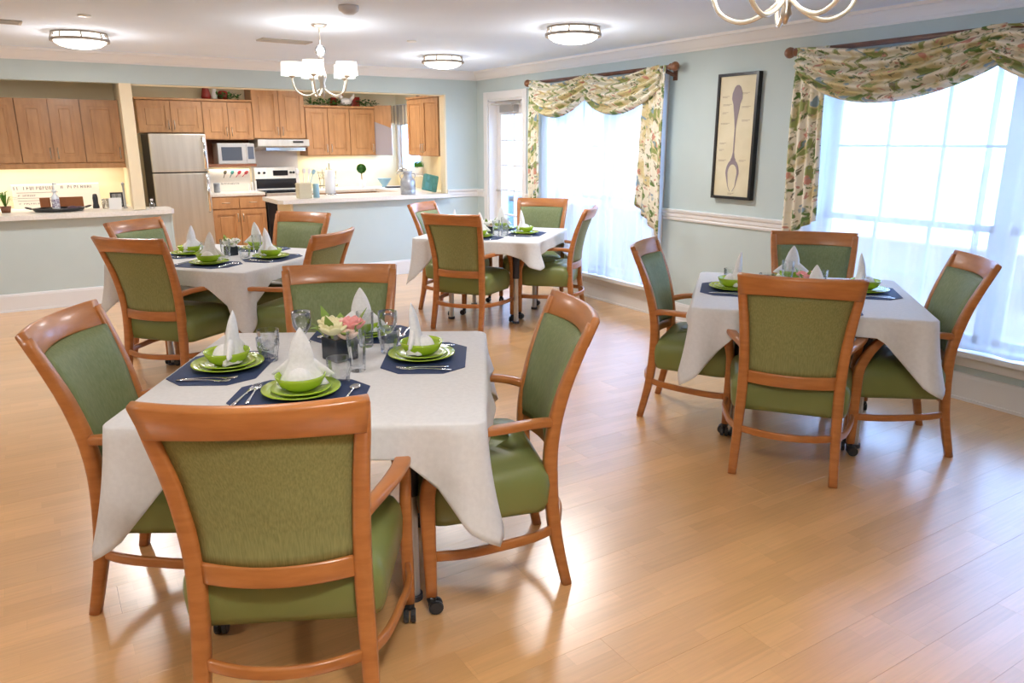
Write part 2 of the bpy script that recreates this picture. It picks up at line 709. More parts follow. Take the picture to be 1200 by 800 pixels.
# ---- windows
def window(n, W, units, rows_top=2, rows_bot=2, cols=3, apron=True, m=M_trim):
    y0, y1, z0, z1 = W
    w = thing('window_%d' % n, '', '', (XR, y0, z0), 0, kind='structure')
    H, Wd = z1 - z0, y1 - y0
    bm = new_bm()      # casing inside and jamb lining
    for a, b, c, d in ((-.08, 0, -.02, H + .08), (Wd, Wd + .08, -.02, H + .08), (0, Wd, H, H + .08)):
        box(bm, -.016, 0, a, b, c, d, .003, 1)
    for a, b, c, d in ((0, .012, 0, H), (Wd - .012, Wd, 0, H), (0, Wd, H - .012, H), (0, Wd, 0, .012)):
        box(bm, 0, .19, a, b, c, d)
    obj('window_casing', bm, m, w)
    if apron:
        bm = new_bm()
        box(bm, -.085, .01, -.10, Wd + .10, -.045, -.008, .006, 2)
        obj('window_sill', bm, m, w)
        bm = new_bm()
        box(bm, -.02, 0, -.08, Wd + .08, -.115, -.045, .004, 1)
        obj('window_apron', bm, m, w)
    uw = (Wd - .024) / units
    for u in range(units):
        a = .012 + u * uw
        b = a + uw
        if u:
            bm = new_bm()
            box(bm, .10, .19, a - .04, a + .04, .012, H - .012)
            obj('window_mullion', bm, m, w)
        mid = H * .415
        for s, (c, d, x) in enumerate(((.012, mid + .02, .12), (mid - .02, H - .012, .155))):
            if H < 1.2:
                if s == 0:
                    c, d = .012, H - .012
                else:
                    continue
            bm = new_bm()
            ya, yb = a + (.04 if u else .0), b - (.04 if u < units - 1 else 0)
            for q in ((ya, ya + .04, c, d), (yb - .04, yb, c, d), (ya, yb, c, c + .04), (ya, yb, d - .04, d)):
                box(bm, x, x + .03, *q)
            f = obj('window_sash', bm, m, w)
            rows = rows_bot if s == 0 else rows_top
            for k in range(1, cols):
                bm = new_bm()
                yy = ya + .04 + (yb - ya - .08) * k / cols
                box(bm, x + .005, x + .025, yy - .009, yy + .009, c + .04, d - .04)
                obj('muntin', bm, m, f)
            for k in range(1, rows):
                bm = new_bm()
                zz = c + .04 + (d - c - .08) * k / rows
                box(bm, x + .006, x + .024, ya + .04, yb - .04, zz - .009, zz + .009)
                obj('muntin', bm, m, f)
            bm = new_bm()
            box(bm, x + .013, x + .017, ya + .03, yb - .03, c + .03, d - .03)
            obj('glass_pane', bm, M_pane, f)
    return w


window(1, W1, 2, cols=2, rows_top=2)
window(2, W2, 2, cols=3, rows_top=2)
window(3, KW, 1, cols=1, rows_top=1, rows_bot=1, apron=False).scale.x = .33

# ---- door
d = thing('door_1', '', '', (XR, D0, 0), 0, kind='structure')
WD = D1 - D0
bm = new_bm()
for a, b, c, e in ((-.085, 0, 0, DZ + .085), (WD, WD + .085, 0, DZ + .085), (0, WD, DZ, DZ + .085)):
    box(bm, -.018, 0, a, b, c, e, .004, 1)
for a, b, c, e in ((0, .02, 0, DZ), (WD - .02, WD, 0, DZ), (0, WD, DZ - .02, DZ)):
    box(bm, 0, TW, a, b, c, e)
obj('door_casing', bm, M_trim, d)
bm = new_bm()
LX = .11
sy0, sy1, gz0, gz1 = .11, WD - .12, .40, 1.86
for q in ((.02, sy0, .01, DZ - .02), (sy1, WD - .02, .01, DZ - .02), (sy0, sy1, .01, gz0), (sy0, sy1, gz1, DZ - .02)):
    box(bm, LX, LX + .045, *q)
leaf = obj('door_leaf', bm, M_trim, d)
for k in (1,):
    bm = new_bm()
    yy = sy0 + (sy1 - sy0) * k / 2
    box(bm, LX + .008, LX + .037, yy - .01, yy + .01, gz0, gz1)
    obj('muntin', bm, M_trim, leaf)
for k in range(1, 5):
    bm = new_bm()
    zz = gz0 + (gz1 - gz0) * k / 5
    box(bm, LX + .009, LX + .036, sy0, sy1, zz - .009, zz + .009)
    obj('muntin', bm, M_trim, leaf)
bm = new_bm()
box(bm, LX + .018, LX + .026, sy0, sy1, gz0, gz1)
obj('glass_pane', bm, M_pane, leaf)
bm = new_bm()
box(bm, .03, LX, .26, .56, 1.88, 1.965, .006, 2)
cl = obj('door_closer', bm, mat('closer_grey', (.42, .40, .38), .4, .5), d)
bm = new_bm()
sweep(bm, [(.10, .42, 1.955), (-.01, .22, 1.965), (.0, .06, 1.975)], [(.022, .01)] * 3)
sweep(bm, [(.10, .40, 1.957), (.02, .58, 1.968), (-.03, .66, 1.975)], [(.022, .01)] * 3)
obj('closer_arm', bm, M_tube, cl)
bm = new_bm()
tube(bm, [(LX - .05, WD - .09, .98), (LX - .05, WD - .20, .98)], .009)
tube(bm, [(LX, WD - .09, .98), (LX - .05, WD - .09, .98)], .011)
obj('door_handle', bm, M_nickel, d, smooth=True)

# ---- outside
bm = new_bm()
box(bm, XR + .3, 8.8, -30, 40, -.25, -.15)
struct('ground', bm, M_outside)
bm = new_bm()
box(bm, 8.8, 60, -40, 50, -.25, -.16)
struct('ground_paving', bm, mat('pale_paving', (.85, .74, .62), .9))
bm = new_bm()
box(bm, 8.7, 8.9, -8, 26, -.15, .40)
o = tag(obj('garden_wall', bm, M_outwall), 'low pale garden wall outside beyond the windows', 'wall')
bm = new_bm()
box(bm, 0, .5, 0, .5, 0, .92, .03, 2)
bin_o = thing('storage_bin', 'pale blue bin standing outside behind the glazed door', 'bin', (5.55, 8.65, -.15))
obj('bin_body', bm, M_bluebin, bin_o)
bm = new_bm()
box(bm, -.02, .52, -.02, .52, .92, .98, .02, 2)
obj('lid', bm, M_dark, bin_o)


# ------------------------------------------------------------------ dining chair
POST = [(0, .226, -.262), (.12, .222, -.235), (.25, .217, -.212), (.45, .212, -.198), (.60, .216, -.208), (.75, .226, -.243), (.88, .240, -.29), (.985, .252, -.333)]


def post_at(z):
    for (z0, x0, y0), (z1, x1, y1) in zip(POST, POST[1:]):
        if z <= z1:
            t = (z - z0) / (z1 - z0)
            return x0 + (x1 - x0) * t, y0 + (y1 - y0) * t
    return POST[-1][1], POST[-1][2]


def bowed(bm, z, w, h, thick, bow, y_off=0, n=14, tilt=0):
    """bowed rail between the posts at height z"""
    hx, hy = post_at(z)
    hx = w if w else hx
    path = [(hx * (2 * i / n - 1), hy + y_off - bow * (1 - (2 * i / n - 1) ** 2), z) for i in range(n + 1)]
    sweep(bm, path, [(h, thick)] * len(path), side=(0, -tilt, 1), cr=.3)


def make_chair(loc, rz, label):
    t = thing('dining_chair', label, 'chair', loc, rz)
    # seat: upholstered block, trapezoid plan with round corners
    def outline(ins, z, crown=0):
        pts = []
        hwf, hwb, yf, yb = .292 - ins, .264 - ins, .262 - ins, -.192 + ins
        for cx, cy, a0, r in ((hwf, yf, 0, .075), (-hwf, yf, 90, .075), (-hwb, yb, 180, .05), (hwb, yb, 270, .05)):
            sx, sy = (1 if cx > 0 else -1), (1 if cy > 0 else -1)
            for a in range(0, 91, 18):
                pts.append((cx - sx * r + r * math.cos(R(a0 + a)), cy - sy * r + r * math.sin(R(a0 + a)), z))
        return pts
    bm = new_bm()
    rings(bm, [outline(.03, .300), outline(.008, .308), outline(0, .335), outline(-.004, .40), outline(0, .435), outline(.012, .462),
               outline(.04, .482), outline(.09, .494), outline(.15, .50), outline(.20, .502)])
    obj('seat', bm, M_vinyl, t, smooth=True)
    # upholstered backrest between posts
    bm = new_bm()
    nx, nz = 14, 12
    zb, zt = .508, .905

    def back_pt(i, k, front):
        z = zb + (zt - zb) * k / nz
        hx, hy = post_at(z)
        hw = hx - .018
        u = 2 * i / nx - 1
        v = 2 * k / nz - 1
        zz = z + (.012 * (1 - u * u) * (-1 if k == nz else 0))
        ybow = -.045 * (1 - u * u)
        if front:
            bul = .026 * (1 - abs(u) ** 6) * (1 - abs(v) ** 8)
            return (hw * u, hy + ybow + .016 + bul, z)
        return (hw * u, hy + ybow - .004, z)
    fr = [[bm.verts.new(back_pt(i, k, True)) for i in range(nx + 1)] for k in range(nz + 1)]
    bk = [[bm.verts.new(back_pt(i, k, False)) for i in range(nx + 1)] for k in range(nz + 1)]
    for g, m_i in ((fr, 0), (bk, 1)):
        for k in range(nz):
            for i in range(nx):
                f = bm.faces.new((g[k][i], g[k][i + 1], g[k + 1][i + 1], g[k + 1][i]))
                f.material_index = m_i
    for k in range(nz):
        bm.faces.new((fr[k][0], fr[k + 1][0], bk[k + 1][0], bk[k][0]))
        bm.faces.new((fr[k][nx], fr[k + 1][nx], bk[k + 1][nx], bk[k][nx]))
    for i in range(nx):
        bm.faces.new((fr[0][i], fr[0][i + 1], bk[0][i + 1], bk[0][i]))
        bm.faces.new((fr[nz][i], fr[nz][i + 1], bk[nz][i + 1], bk[nz][i]))
    obj('backrest', bm, [M_vinyl2, M_backfabric], t, smooth=True)
    # rails
    bm = new_bm()
    n = 16
    path, rr = [], []
    for i in range(n + 1):
        u = 2 * i / n - 1
        path.append((.256 * u, -.318 - .048 * (1 - u * u), .940 + .004 * (1 - u * u)))
        rr.append((.104 - .014 * (1 - u * u), .027))
    sweep(bm, path, rr, side=(0, -.42, 1), cr=.25)
    obj('top_rail', bm, M_chairwood, t, smooth=True)
    bm = new_bm()
    bowed(bm, .482, .200, .062, .024, .042, y_off=-.002)
    obj('back_rail', bm, M_chairwood, t, smooth=True)
    for s in (-1, 1):
        bm = new_bm()
        pts = [(s * x, y, z) for z, x, y in POST[:-1]] + [(s * .2485, -.325, .966)]
        pth = smooth_path(pts, 3)
        sz = lerp_list([(.040, .036), (.043, .040), (.046, .046), (.048, .050), (.047, .046), (.044, .040), (.040, .034), (.034, .028)], 3)
        sweep(bm, pth, sz, side=(1, 0, 0), cr=.25)
        obj('leg', bm, M_chairwood, t, smooth=True)
        # front leg with arm support
        bm = new_bm()
        pts = [(s * .304, .236, .068), (s * .303, .238, .20), (s * .302, .240, .36), (s * .304, .236, .46), (s * .308, .205, .54), (s * .309, .165, .60), (s * .306, .13, .630)]
        pth = smooth_path(pts, 3)
        sz = lerp_list([(.036, .038), (.039, .044), (.040, .050), (.038, .050), (.035, .046), (.034, .042), (.034, .03)], 3)
        sweep(bm, pth, sz, side=(1, 0, 0), cr=.25)
        lg = obj('leg', bm, M_chairwood, t, smooth=True)
        bm = new_bm()
        add_sphere(bm, (s * .304, .236, .052), .017, seg=10)
        b2 = bmesh.new()
        bmesh.ops.create_cone(b2, cap_ends=True, segments=18, radius1=.025, radius2=.025, depth=.016)
        bmesh.ops.bevel(b2, geom=b2.edges[:], offset=.003, segments=2, affect='EDGES')
        for dx in (-.012, .012):
            b3 = b2.copy()
            merge(bm, b3, Matrix.Translation((s * .304 + dx, .222, .0252)) @ Matrix.Rotation(PI / 2, 4, 'Y'))
        b2.free()
        obj('caster', bm, M_black, lg)
        # arm
        bm = new_bm()
        pth = smooth_path([(s * .217, -.205, .622), (s * .252, -.13, .636), (s * .286, -.03, .640), (s * .308, .07, .642), (s * .307, .16, .638), (s * .302, .205, .628)], 3)
        sz = lerp_list([(.034, .034), (.038, .030), (.046, .026), (.05, .025), (.044, .025), (.03, .02)], 3)
        sweep(bm, pth, sz, side=(s * 1, 0, 0), cr=.3)
        obj('arm', bm, M_chairwood, t, smooth=True)
        # side stretcher
        bm = new_bm()
        pth = smooth_path([(s * .219, -.215, .222), (s * .262, -.13, .218), (s * .292, 0, .214), (s * .311, .12, .212), (s * .303, .232, .21)], 3)
        sweep(bm, pth, [(.034, .018)] * len(pth), side=(0, 0, 1), cr=.3)
        obj('stretcher', bm, M_chairwood, t, smooth=True)
    bm = new_bm()
    pth = [(.218 * (2 * i / 12 - 1), -.216 - .065 * (1 - (2 * i / 12 - 1) ** 2), .222) for i in range(13)]
    sweep(bm, pth, [(.034, .018)] * 13, side=(0, 0, 1), cr=.3)
    obj('stretcher', bm, M_chairwood, t, smooth=True)
    return t


M_vinyl2 = noise_mat('green_back_fabric', (.155, .19, .07), (.20, .235, .10), (60, 60, 12), 2, .6)
CH = [
    ('F', .50, 1.974, -26.5, 'green armchair nearest the camera, its back turned to the camera at the foreground table'),
    ('D', 1.282, 2.25, 70, 'green armchair on the right side of the foreground table, turned left'),
    ('A', .319, 2.74, -116, 'green armchair at the left edge of the photo beside the foreground table'),
    ('B', 1.03, 3.11, 154.5, 'green armchair on the far side of the foreground table, facing the camera'),
    ('G', 3.027, 2.265, -52, 'green armchair with its back to the camera at the table before the right window'),
    ('H', 3.735, 2.181, 47.6, 'rightmost green armchair, its backrest against the bright sheer curtain'),
    ('I', 3.166, 3.03, -146, 'green armchair left of the table before the right window, seen side on'),
    ('J', 3.98, 2.86, 133, 'green armchair between the right window table and the wall below the floral curtain'),
    ('K', .694, 5.335, -49, 'green armchair with its back to us at the near left of the left rear table'),
    ('L', .81, 6.02, -141, 'green armchair at the left rear table closest to the left kitchen counter'),
    ('M', 1.60, 6.05, 127, 'green armchair at the left rear table standing before the peninsula end'),
    ('N', 1.396, 5.025, 41.6, 'green armchair at the near right of the left rear table, behind the foreground far chair'),
    ('O', 3.097, 5.651, -54.8, 'green armchair with its back to us at the table by the glazed door'),
    ('P', 3.96, 5.62, 42, 'green armchair at the door-side table turned left before the far sheer curtain'),
    ('Q', 3.33, 6.37, -143, 'green armchair at the door-side table standing by the blue peninsula wall'),
    ('R', 4.19, 6.25, 135, 'green armchair facing us between the door-side table and the far window'),
]
chair0 = None
for k_, x, y, a, lab in CH:
    if chair0 is None:
        chair0 = make_chair((x, y, 0), R(a), lab)
        chair0['group'] = 'green armchairs at the dining tables'
    else:
        dup(chair0, (x, y, 0), R(a), lab)

# ------------------------------------------------------------------ tables and cloths
TS = 1.12
TZ = .75


def rsq(h, r, n_c=6, n_e=18):
    """rounded square outline with edge samples: (x, y, nx, ny, distance to corner)"""
    out = []
    for q in range(4):
        a0 = q * 90
        ca, sa = math.cos(R(a0)), math.sin(R(a0))
        def rot(x, y):
            return ca * x - sa * y, sa * x + ca * y
        for k in range(n_e):
            t = -1 + 2 * (k + .5) / n_e
            x, y = rot(h, t * (h - r))
            out.append((x, y, *rot(1, 0), (1 - abs(t)) * (h - r) + .05))
        for k in range(n_c + 1):
            a = 90 * k / n_c
            x, y = rot(h - r + r * math.cos(R(a)), h - r + r * math.sin(R(a)))
            nx, ny = rot(math.cos(R(a)), math.sin(R(a)))
            out.append((x, y, nx, ny, abs(2 * k / n_c - 1) * .05))
    return out


def make_cloth(cx, cy, ang, seed, label, short=None):
    rnd = random.Random(seed)
    bm = new_bm()
    O = rsq(TS / 2, .045, 6, 26)
    ph = [rnd.uniform(0, 6.28) for _ in range(6)]
    n = len(O)
    rs = []
    for f in (.0, .35, .7, .92, .985, 1.0):
        rs.append([(x * max(f, .02), y * max(f, .02), TZ + (.0 if f < 1 else -.001)) for x, y, nx, ny, u in O])
    drops = []
    for i, (x, y, nx, ny, u) in enumerate(O):
        s = i / n * 2 * PI
        mid = .098 + .008 * math.sin(3 * s + ph[0])
        corner = .375 + .03 * math.sin(s + ph[1])
        if short is not None and i * 4 // n == short and i % (n // 4) > n // 8:
            corner = .22
        if short is not None and i * 4 // n == (short + 1) % 4 and i % (n // 4) <= n // 8:
            corner = .22
        w = min(1, max(0, 1 - u / .25))
        drops.append(mid + (corner - mid) * w)
    m = 16
    for k in range(1, m + 1):
        v = k / m
        r = []
        for i, (x, y, nx, ny, u) in enumerate(O):
            s = i / n * 2 * PI
            dz = drops[i] * v
            # stands off a little, the loose corner swings out, small folds beside it
            out = .006 + .02 * v + .05 * v * v * max(0, 1 - u / .12) - .05 * v * math.exp(-((u - .15) / .05) ** 2) \
                + .008 * v * math.sin(9 * s + ph[2]) + .004 * v * math.sin(23 * s + ph[3])
            if k == 1:
                out = .005
                dz = .006
            r.append((x + nx * out, y + ny * out, TZ - dz))
        rs.append(r)
    rings(bm, rs, cap0=True, cap1=False)
    o = obj('tablecloth', bm, M_cloth, None, (cx, cy, 0), (0, 0, R(ang)), smooth=True)
    md = o.modifiers.new('thick', 'SOLIDIFY')
    md.thickness = .0015
    md.offset = -1
    tag(o, label, 'tablecloth')
    return o


def make_table(loc, ang, label):
    t = thing('dining_table', label, 'table', loc, R(ang))
    bm = new_bm()
    O = [(x, y) for x, y, *_ in rsq(TS / 2 - .004, .045, 5, 2)]
    prism(bm, O, .712, .7465)
    obj('tabletop', bm, mat('table_laminate', (.35, .2, .1), .5), t)
    bm = new_bm()
    for a, b, c, e in ((-.40, .40, -.40, -.37), (-.40, .40, .37, .40), (-.40, -.37, -.37, .37), (.37, .40, -.37, .37)):
        box(bm, a, b, c, e, .66, .712)
    obj('apron', bm, M_dark, t)
    for sx in (-1, 1):
        for sy in (-1, 1):
            bm = new_bm()
            lathe(bm, [(.021, .02), (.021, .40)], 16, (sx * .305, sy * .305, 0))
            lathe(bm, [(.03, 0), (.03, .02)], 16, (sx * .305, sy * .305, 0), mi=1)
            lathe(bm, [(.028, .40), (.028, .66)], 16, (sx * .305, sy * .305, 0), mi=1)
            obj('leg', bm, [M_tube, M_dark], t)
    return t


TBL = {
    'T1': (.83, 2.57, -30, 'the foreground table'),
    'TR': (3.5, 2.6, -48, 'the table before the right window'),
    'T2': (1.11, 5.67, -50, 'the left rear table'),
    'T3': (3.49, 5.90, -49, 'the table by the glazed door'),
}
tb = None
for k_, lab, cl in (('T1', 'square dining table nearest the camera under a white cloth', 'white tablecloth on the large foreground table, corners hanging low'),
                    ('TR', 'square dining table near the right window under white cloth', 'white tablecloth on the table before the right window'),
                    ('T2', 'square dining table by the left kitchen counter under white cloth', 'white tablecloth on the left rear table near the kitchen counter'),
                    ('T3', 'square dining table by the glazed door under white cloth', 'white tablecloth on the far table by the glazed door')):
    x, y, a, _ = TBL[k_]
    if tb is None:
        tb = make_table((x, y, 0), a, lab)
        tb['group'] = 'square dining tables'
    else:
        dup(tb, (x, y, 0), R(a), lab)
    make_cloth(x, y, a, sum(map(ord, k_)), cl, 3 if k_ == 'T3' else None)['group'] = 'white tablecloths'

# ------------------------------------------------------------------ place settings
TOP = TZ + .0005


def bm_mat_():
    bm = new_bm()
    w, h, c = .215, .155, .075
    pts = [(w, -h + c), (w, h - c), (w - c, h), (-w + c, h), (-w, h - c), (-w, -h + c), (-w + c, -h), (w - c, -h)]
    prism(bm, pts, 0, .0022)
    return bm


def bm_plate(r, h=.018):
    bm = new_bm()
    lathe(bm, [(r * .55, 0), (r * .60, .002), (r * .75, .007), (r, h), (r * .99, h + .003), (r * .74, .011), (r * .58, .006), (r * .02, .006)], 36)
    return bm


def bm_bowl():
    bm = new_bm()
    lathe(bm, [(.036, 0), (.05, .004), (.068, .018), (.078, .038), (.082, .050), (.078, .050), (.073, .038), (.062, .018), (.045, .008), (.002, .007)], 36)
    return bm


def bm_napkin():
    """napkin folded into a tall peak with a round cuff and two side wings"""
    bm = new_bm()
    n = 20
    # tall peak: pleated, flattened cone
    rs = []
    prof = smooth_path([(.078, 0, .010), (.060, 0, .045), (.043, 0, .080), (.038, 0, .115), (.026, 0, .155), (.010, 0, .185), (.0015, 0, .196)], 3)
    for p_ in prof:
        v = p_.z / .196
        ring = []
        for i in range(n):
            a = 2 * PI * i / n
            rr = p_.x * (1 + .16 * math.cos(5 * a + .6) * (1 - v))
            ring.append((rr * math.cos(a), .020 + rr * math.sin(a) * .50 + .015 * v * v, p_.z))
        rs.append(ring)
    rings(bm, rs)
    # side wings: flat, pointed, drooping
    for s in (-1, 1):
        rs = []
        for k in range(9):
            v = k / 8
            ctr = Vector((s * (.012 + .092 * v), .026 + .010 * v, .072 - .034 * v))
            w, h = .014 * (1 - v) ** .6 + .0015, .046 * (1 - v) ** .9 + .001
            rs.append([ctr + Vector((0, w * math.cos(2 * PI * i / 12), h * math.sin(2 * PI * i / 12) - .6 * w * math.cos(2 * PI * i / 12))) for i in range(12)])
        rings(bm, rs)
    # round cuff in front
    rs = []
    for k in range(7):
        v = k / 6
        a = v * PI / 2
        rs.append([(.050 * math.cos(a) * math.cos(2 * PI * i / n) + .0, -.012 + (.040 * math.cos(a) + .001) * math.sin(2 * PI * i / n), .012 + .058 * math.sin(a)) for i in range(n)])
    rings(bm, rs)
    return bm


def bm_fork():
    bm = new_bm()
    pth = smooth_path([(0, -.095, .003), (0, -.03, .005), (0, .02, .006), (0, .045, .004), (0, .06, .003)], 3)
    sweep(bm, pth, lerp_list([(.013, .003), (.007, .0028), (.006, .003), (.016, .0025), (.022, .002)], 3), side=(1, 0, 0))
    for i in range(4):
        x = -.0085 + i * .0057
        sweep(bm, [(x, .058, .003), (x, .08, .0045), (x, .095, .007)], [(.0035, .002), (.0032, .002), (.0022, .0015)], side=(1, 0, 0))
    return bm


def bm_spoon():
    bm = new_bm()
    pth = smooth_path([(0, -.095, .003), (0, -.03, .005), (0, .035, .006), (0, .05, .005)], 3)
    sweep(bm, pth, lerp_list([(.013, .003), (.007, .0028), (.006, .003), (.008, .0025)], 3), side=(1, 0, 0))
    add_sphere(bm, (0, .07, .0055), .019, 1, 1.4, .25, 14)
    return bm


def bm_tumbler(r, h, flare=.15, facets=9):
    bm = new_bm()
    n = facets * 2
    def ring(rad, z, fac):
        return [(rad * (1 - fac * (i % 2)) * math.cos(2 * PI * i / n), rad * (1 - fac * (i % 2)) * math.sin(2 * PI * i / n), z) for i in range(n)]
    rb = r * (1 - flare)
    rs = [ring(rb * .9, 0, 0), ring(rb, .004, .05), ring(rb * 1.03, h * .3, .06), ring(r * .97, h * .62, .05), ring(r, h * .68, 0), ring(r * 1.02, h, 0),
          ring(r * .95, h, 0), ring(r * .92, h * .66, 0), ring(rb * .86, h * .2, 0), ring(rb * .7, h * .13, 0)]
    rings(bm, rs)
    return bm


def bm_goblet():
    bm = new_bm()
    lathe(bm, [(.032, 0), (.033, .003), (.010, .008), (.008, .03), (.022, .045), (.036, .07), (.040, .10), (.039, .13), (.037, .13), (.037, .10), (.033, .072), (.018, .05), (.002, .045)], 22)
    return bm


PROTO = {}


def inst(kind, build, m, name, cat, label, group, loc, rz, smooth=True, scale=None):
    if kind not in PROTO:
        o = obj(name, build(), m, None, smooth=smooth)
        PROTO[kind] = o
    else:
        o = link(PROTO[kind].copy())
    o.location = loc
    o.rotation_euler = (0, 0, rz)
    if scale:
        o.scale = (scale, scale, scale)
    tag(o, label, cat, group)
    return o


def setting(px, py, face, where, side=-1):
    """face = direction (deg) in which the diner looks; where = text that singles the seat out"""
    a = R(face - 90)
    c, s = math.cos(a), math.sin(a)

    def P(x, y, z):
        return (px + c * x - s * y, py + s * x + c * y, TOP + z)
    inst('mat', bm_mat_, M_navy, 'placemat', 'placemat', 'navy blue placemat with cut corners ' + where, 'navy placemats', P(0, 0, 0), a, False)
    inst('plate', lambda: bm_plate(.128), M_green, 'dinner_plate', 'plate', 'large lime green plate ' + where, 'large green plates', P(0, .015, .0025), a)
    inst('small_plate', lambda: bm_plate(.098, .014), M_green, 'side_plate', 'plate', 'small green plate under the bowl ' + where, 'small green plates', P(0, .015, .0095), a)
    inst('bowl', bm_bowl, M_green, 'soup_bowl', 'bowl', 'lime green bowl holding a napkin ' + where, 'green bowls', P(0, .015, .0165), a)
    inst('napkin', bm_napkin, M_napkin, 'napkin', 'napkin', 'white napkin with tall peak ' + where, 'folded napkins', P(0, .015, .018), a)
    for k in range(2):
        inst('fork', bm_fork, M_steelware, 'fork', 'fork', ('outer' if k else 'inner') + ' steel fork ' + where, 'forks', P(side * (.152 + .024 * k), .0 - .012 * k, .0024), a + R(4 - 9 * k))
    inst('spoon', bm_spoon, M_steelware, 'spoon', 'spoon', 'steel spoon ' + where, 'spoons', P(-side * .162, -.01, .0024), a - R(5))


SET = [
    # table, x, y, facing, text
    ('T1', .65, 2.345, 60, 'at the near seat of the foreground table'),
    ('T1', .505, 2.80, -30, 'at the left seat of the foreground table'),
    ('T1', 1.19, 2.53, 150, 'at the right seat of the foreground table'),
    ('T1', 1.12, 2.99, 240, 'at the far seat of the foreground table'),
    ('T2', .93, 5.36, 42, 'at the near left seat of the left rear table'),
    ('T2', 1.38, 5.42, 132, 'at the near right seat of the left rear table'),
    ('T2', .90, 5.93, -48, 'at the far left seat of the left rear table'),
    ('T2', 1.42, 5.93, 222, 'at the far right seat of the left rear table'),
    ('T3', 3.20, 5.68, 38, 'at the near seat of the glazed door table'),
    ('T3', 3.70, 5.68, 132, 'at the right seat of the glazed door table'),
    ('T3', 3.16, 6.12, -48, 'at the left seat of the glazed door table'),
    ('T3', 3.72, 6.12, 222, 'at the far seat of the glazed door table'),
    ('TR', 3.19, 2.29, 42, 'at the near seat of the right window table'),
    ('TR', 3.82, 2.42, 132, 'at the right seat of the right window table'),
    ('TR', 3.24, 2.88, -48, 'at the left seat of the right window table'),
    ('TR', 3.76, 2.88, 222, 'at the far seat of the right window table'),
]
for t_, x, y, a, w in SET:
    setting(x, y, a, w, 1 if 'left seat' in w else -1)


def centre(px, py, scale, roses, where, cat='flowers'):
    t = thing('flower_arrangement', 'dark square vase of %s roses on %s' % (roses[1], where), cat, (px, py, TOP), R(15), 'table flowers')
    bm = new_bm()
    box(bm, -.042, .042, -.042, .042, 0, .075, .006, 2)
    obj('vase', bm, mat('smoky_vase', (.03, .035, .045), .12), t)
    for (dx, dy, dz, r), c in zip(((-.035, -.02, .105, .042), (.03, -.03, .11, .040), (.0, -.045, .085, .032), (-.01, .035, .11, .036), (.04, .025, .10, .033)), roses[0]):
        bm = new_bm()
        # spiral cup of petals
        for ring_, (rr, zz, n, tilt) in enumerate(((.35, .35, 3, .2), (.62, .2, 5, .5), (.9, 0, 6, .9))):
            for i in range(n):
                a = 2 * PI * i / n + ring_ * .6
                b2 = bmesh.new()
                bmesh.ops.create_uvsphere(b2, u_segments=8, v_segments=6, radius=r * .55)
                M = Matrix.Translation((dx + math.cos(a) * r * rr * .7, dy + math.sin(a) * r * rr * .7, dz + zz * r * .6)) @ Matrix.Rotation(a, 4, 'Z') @ Matrix.Rotation(tilt, 4, 'Y') @ Matrix.Diagonal((.35, .9, 1, 1))
                merge(bm, b2, M)
        obj('rose', bm, mat('rose_' + c[0], c[1], .6), t, smooth=True)
    bm = new_bm()
    for i in range(9):
        a = i * .7 + .2
        p = Vector((math.cos(a) * .05, math.sin(a) * .05, .08))
        q = Vector((math.cos(a) * .09, math.sin(a) * .09, .10 + .03 * (i % 3)))
        sweep(bm, [p, (p + q) / 2 + Vector((0, 0, .012)), q], [(.006, .002), (.03, .002), (.003, .001)], side=(-math.sin(a), math.cos(a), 0))
    obj('leaves', bm, mat('fresh_leaf', (.22, .34, .05), .5), t, smooth=True)
    t.scale = (scale,) * 3
    return t


PK, YL, PE, WH = ('pink', (.85, .35, .33)), ('yellow', (.82, .76, .45)), ('peach', (.85, .62, .5)), ('white', (.85, .84, .78))
centre(.905, 2.68, 1.2, ([YL, PK, PE, YL, PE], 'pale yellow and pink'), 'the foreground table')
centre(1.16, 5.72, .9, ([WH, WH, WH, YL, WH], 'white'), 'the left rear table')
centre(3.42, 5.88, .9, ([WH, WH, PE, WH, WH], 'white'), 'the table by the glazed door')
centre(3.56, 2.62, .8, ([PK, PK, PE, PK, WH], 'pink'), 'the table before the right window')

GL = [
    # kind, x, y, label
    ('goblet', .858, 3.00, 'stemmed water glass left of the far napkin on the foreground table'),
    ('short', .668, 2.80, 'short glass touching the left green plate on the foreground table'),
    ('short', .70, 2.92, 'short glass behind the near napkin on the foreground table'),
    ('short', .800, 2.39, 'short glass right of the near green plate on the foreground table'),
    ('tall', .905, 2.50, 'tall ribbed tumbler in front of the roses on the foreground table'),
    ('tall', 1.055, 2.80, 'tall ribbed tumbler right of the roses on the foreground table'),
    ('short', 1.10, 2.67, 'short glass touching the right placemat on the foreground table'),
    ('goblet', 1.16, 2.82, 'stemmed glass between right and far settings on the foreground table'),
    ('tall', 1.08, 5.50, 'tall tumbler before the white flowers on the left rear table'),
    ('short', 1.20, 5.47, 'short glass in front of the white flowers on the left rear table'),
    ('tall', 1.33, 5.65, 'tall tumbler left of the right napkin on the left rear table'),
    ('short', 1.02, 5.85, 'short glass behind the left napkin on the left rear table'),
    ('tall', 3.35, 5.62, 'tall tumbler left on the table by the glazed door'),
    ('short', 3.46, 5.66, 'short glass before the flowers on the table by the glazed door'),
    ('tall', 3.55, 5.80, 'tall tumbler right on the table by the glazed door'),
    ('short', 3.40, 6.05, 'short glass behind the flowers on the table by the glazed door'),
    ('short', 3.36, 2.98, 'short glass left of the near napkin on the table before the right window'),
    ('tall', 3.60, 2.78, 'tall tumbler behind the pink flowers on the table before the right window'),
    ('short', 3.76, 2.68, 'short glass right of the pink flowers on the table before the right window'),
    ('short', 3.40, 2.76, 'short glass left of the pink flowers on the table before the right window'),
]
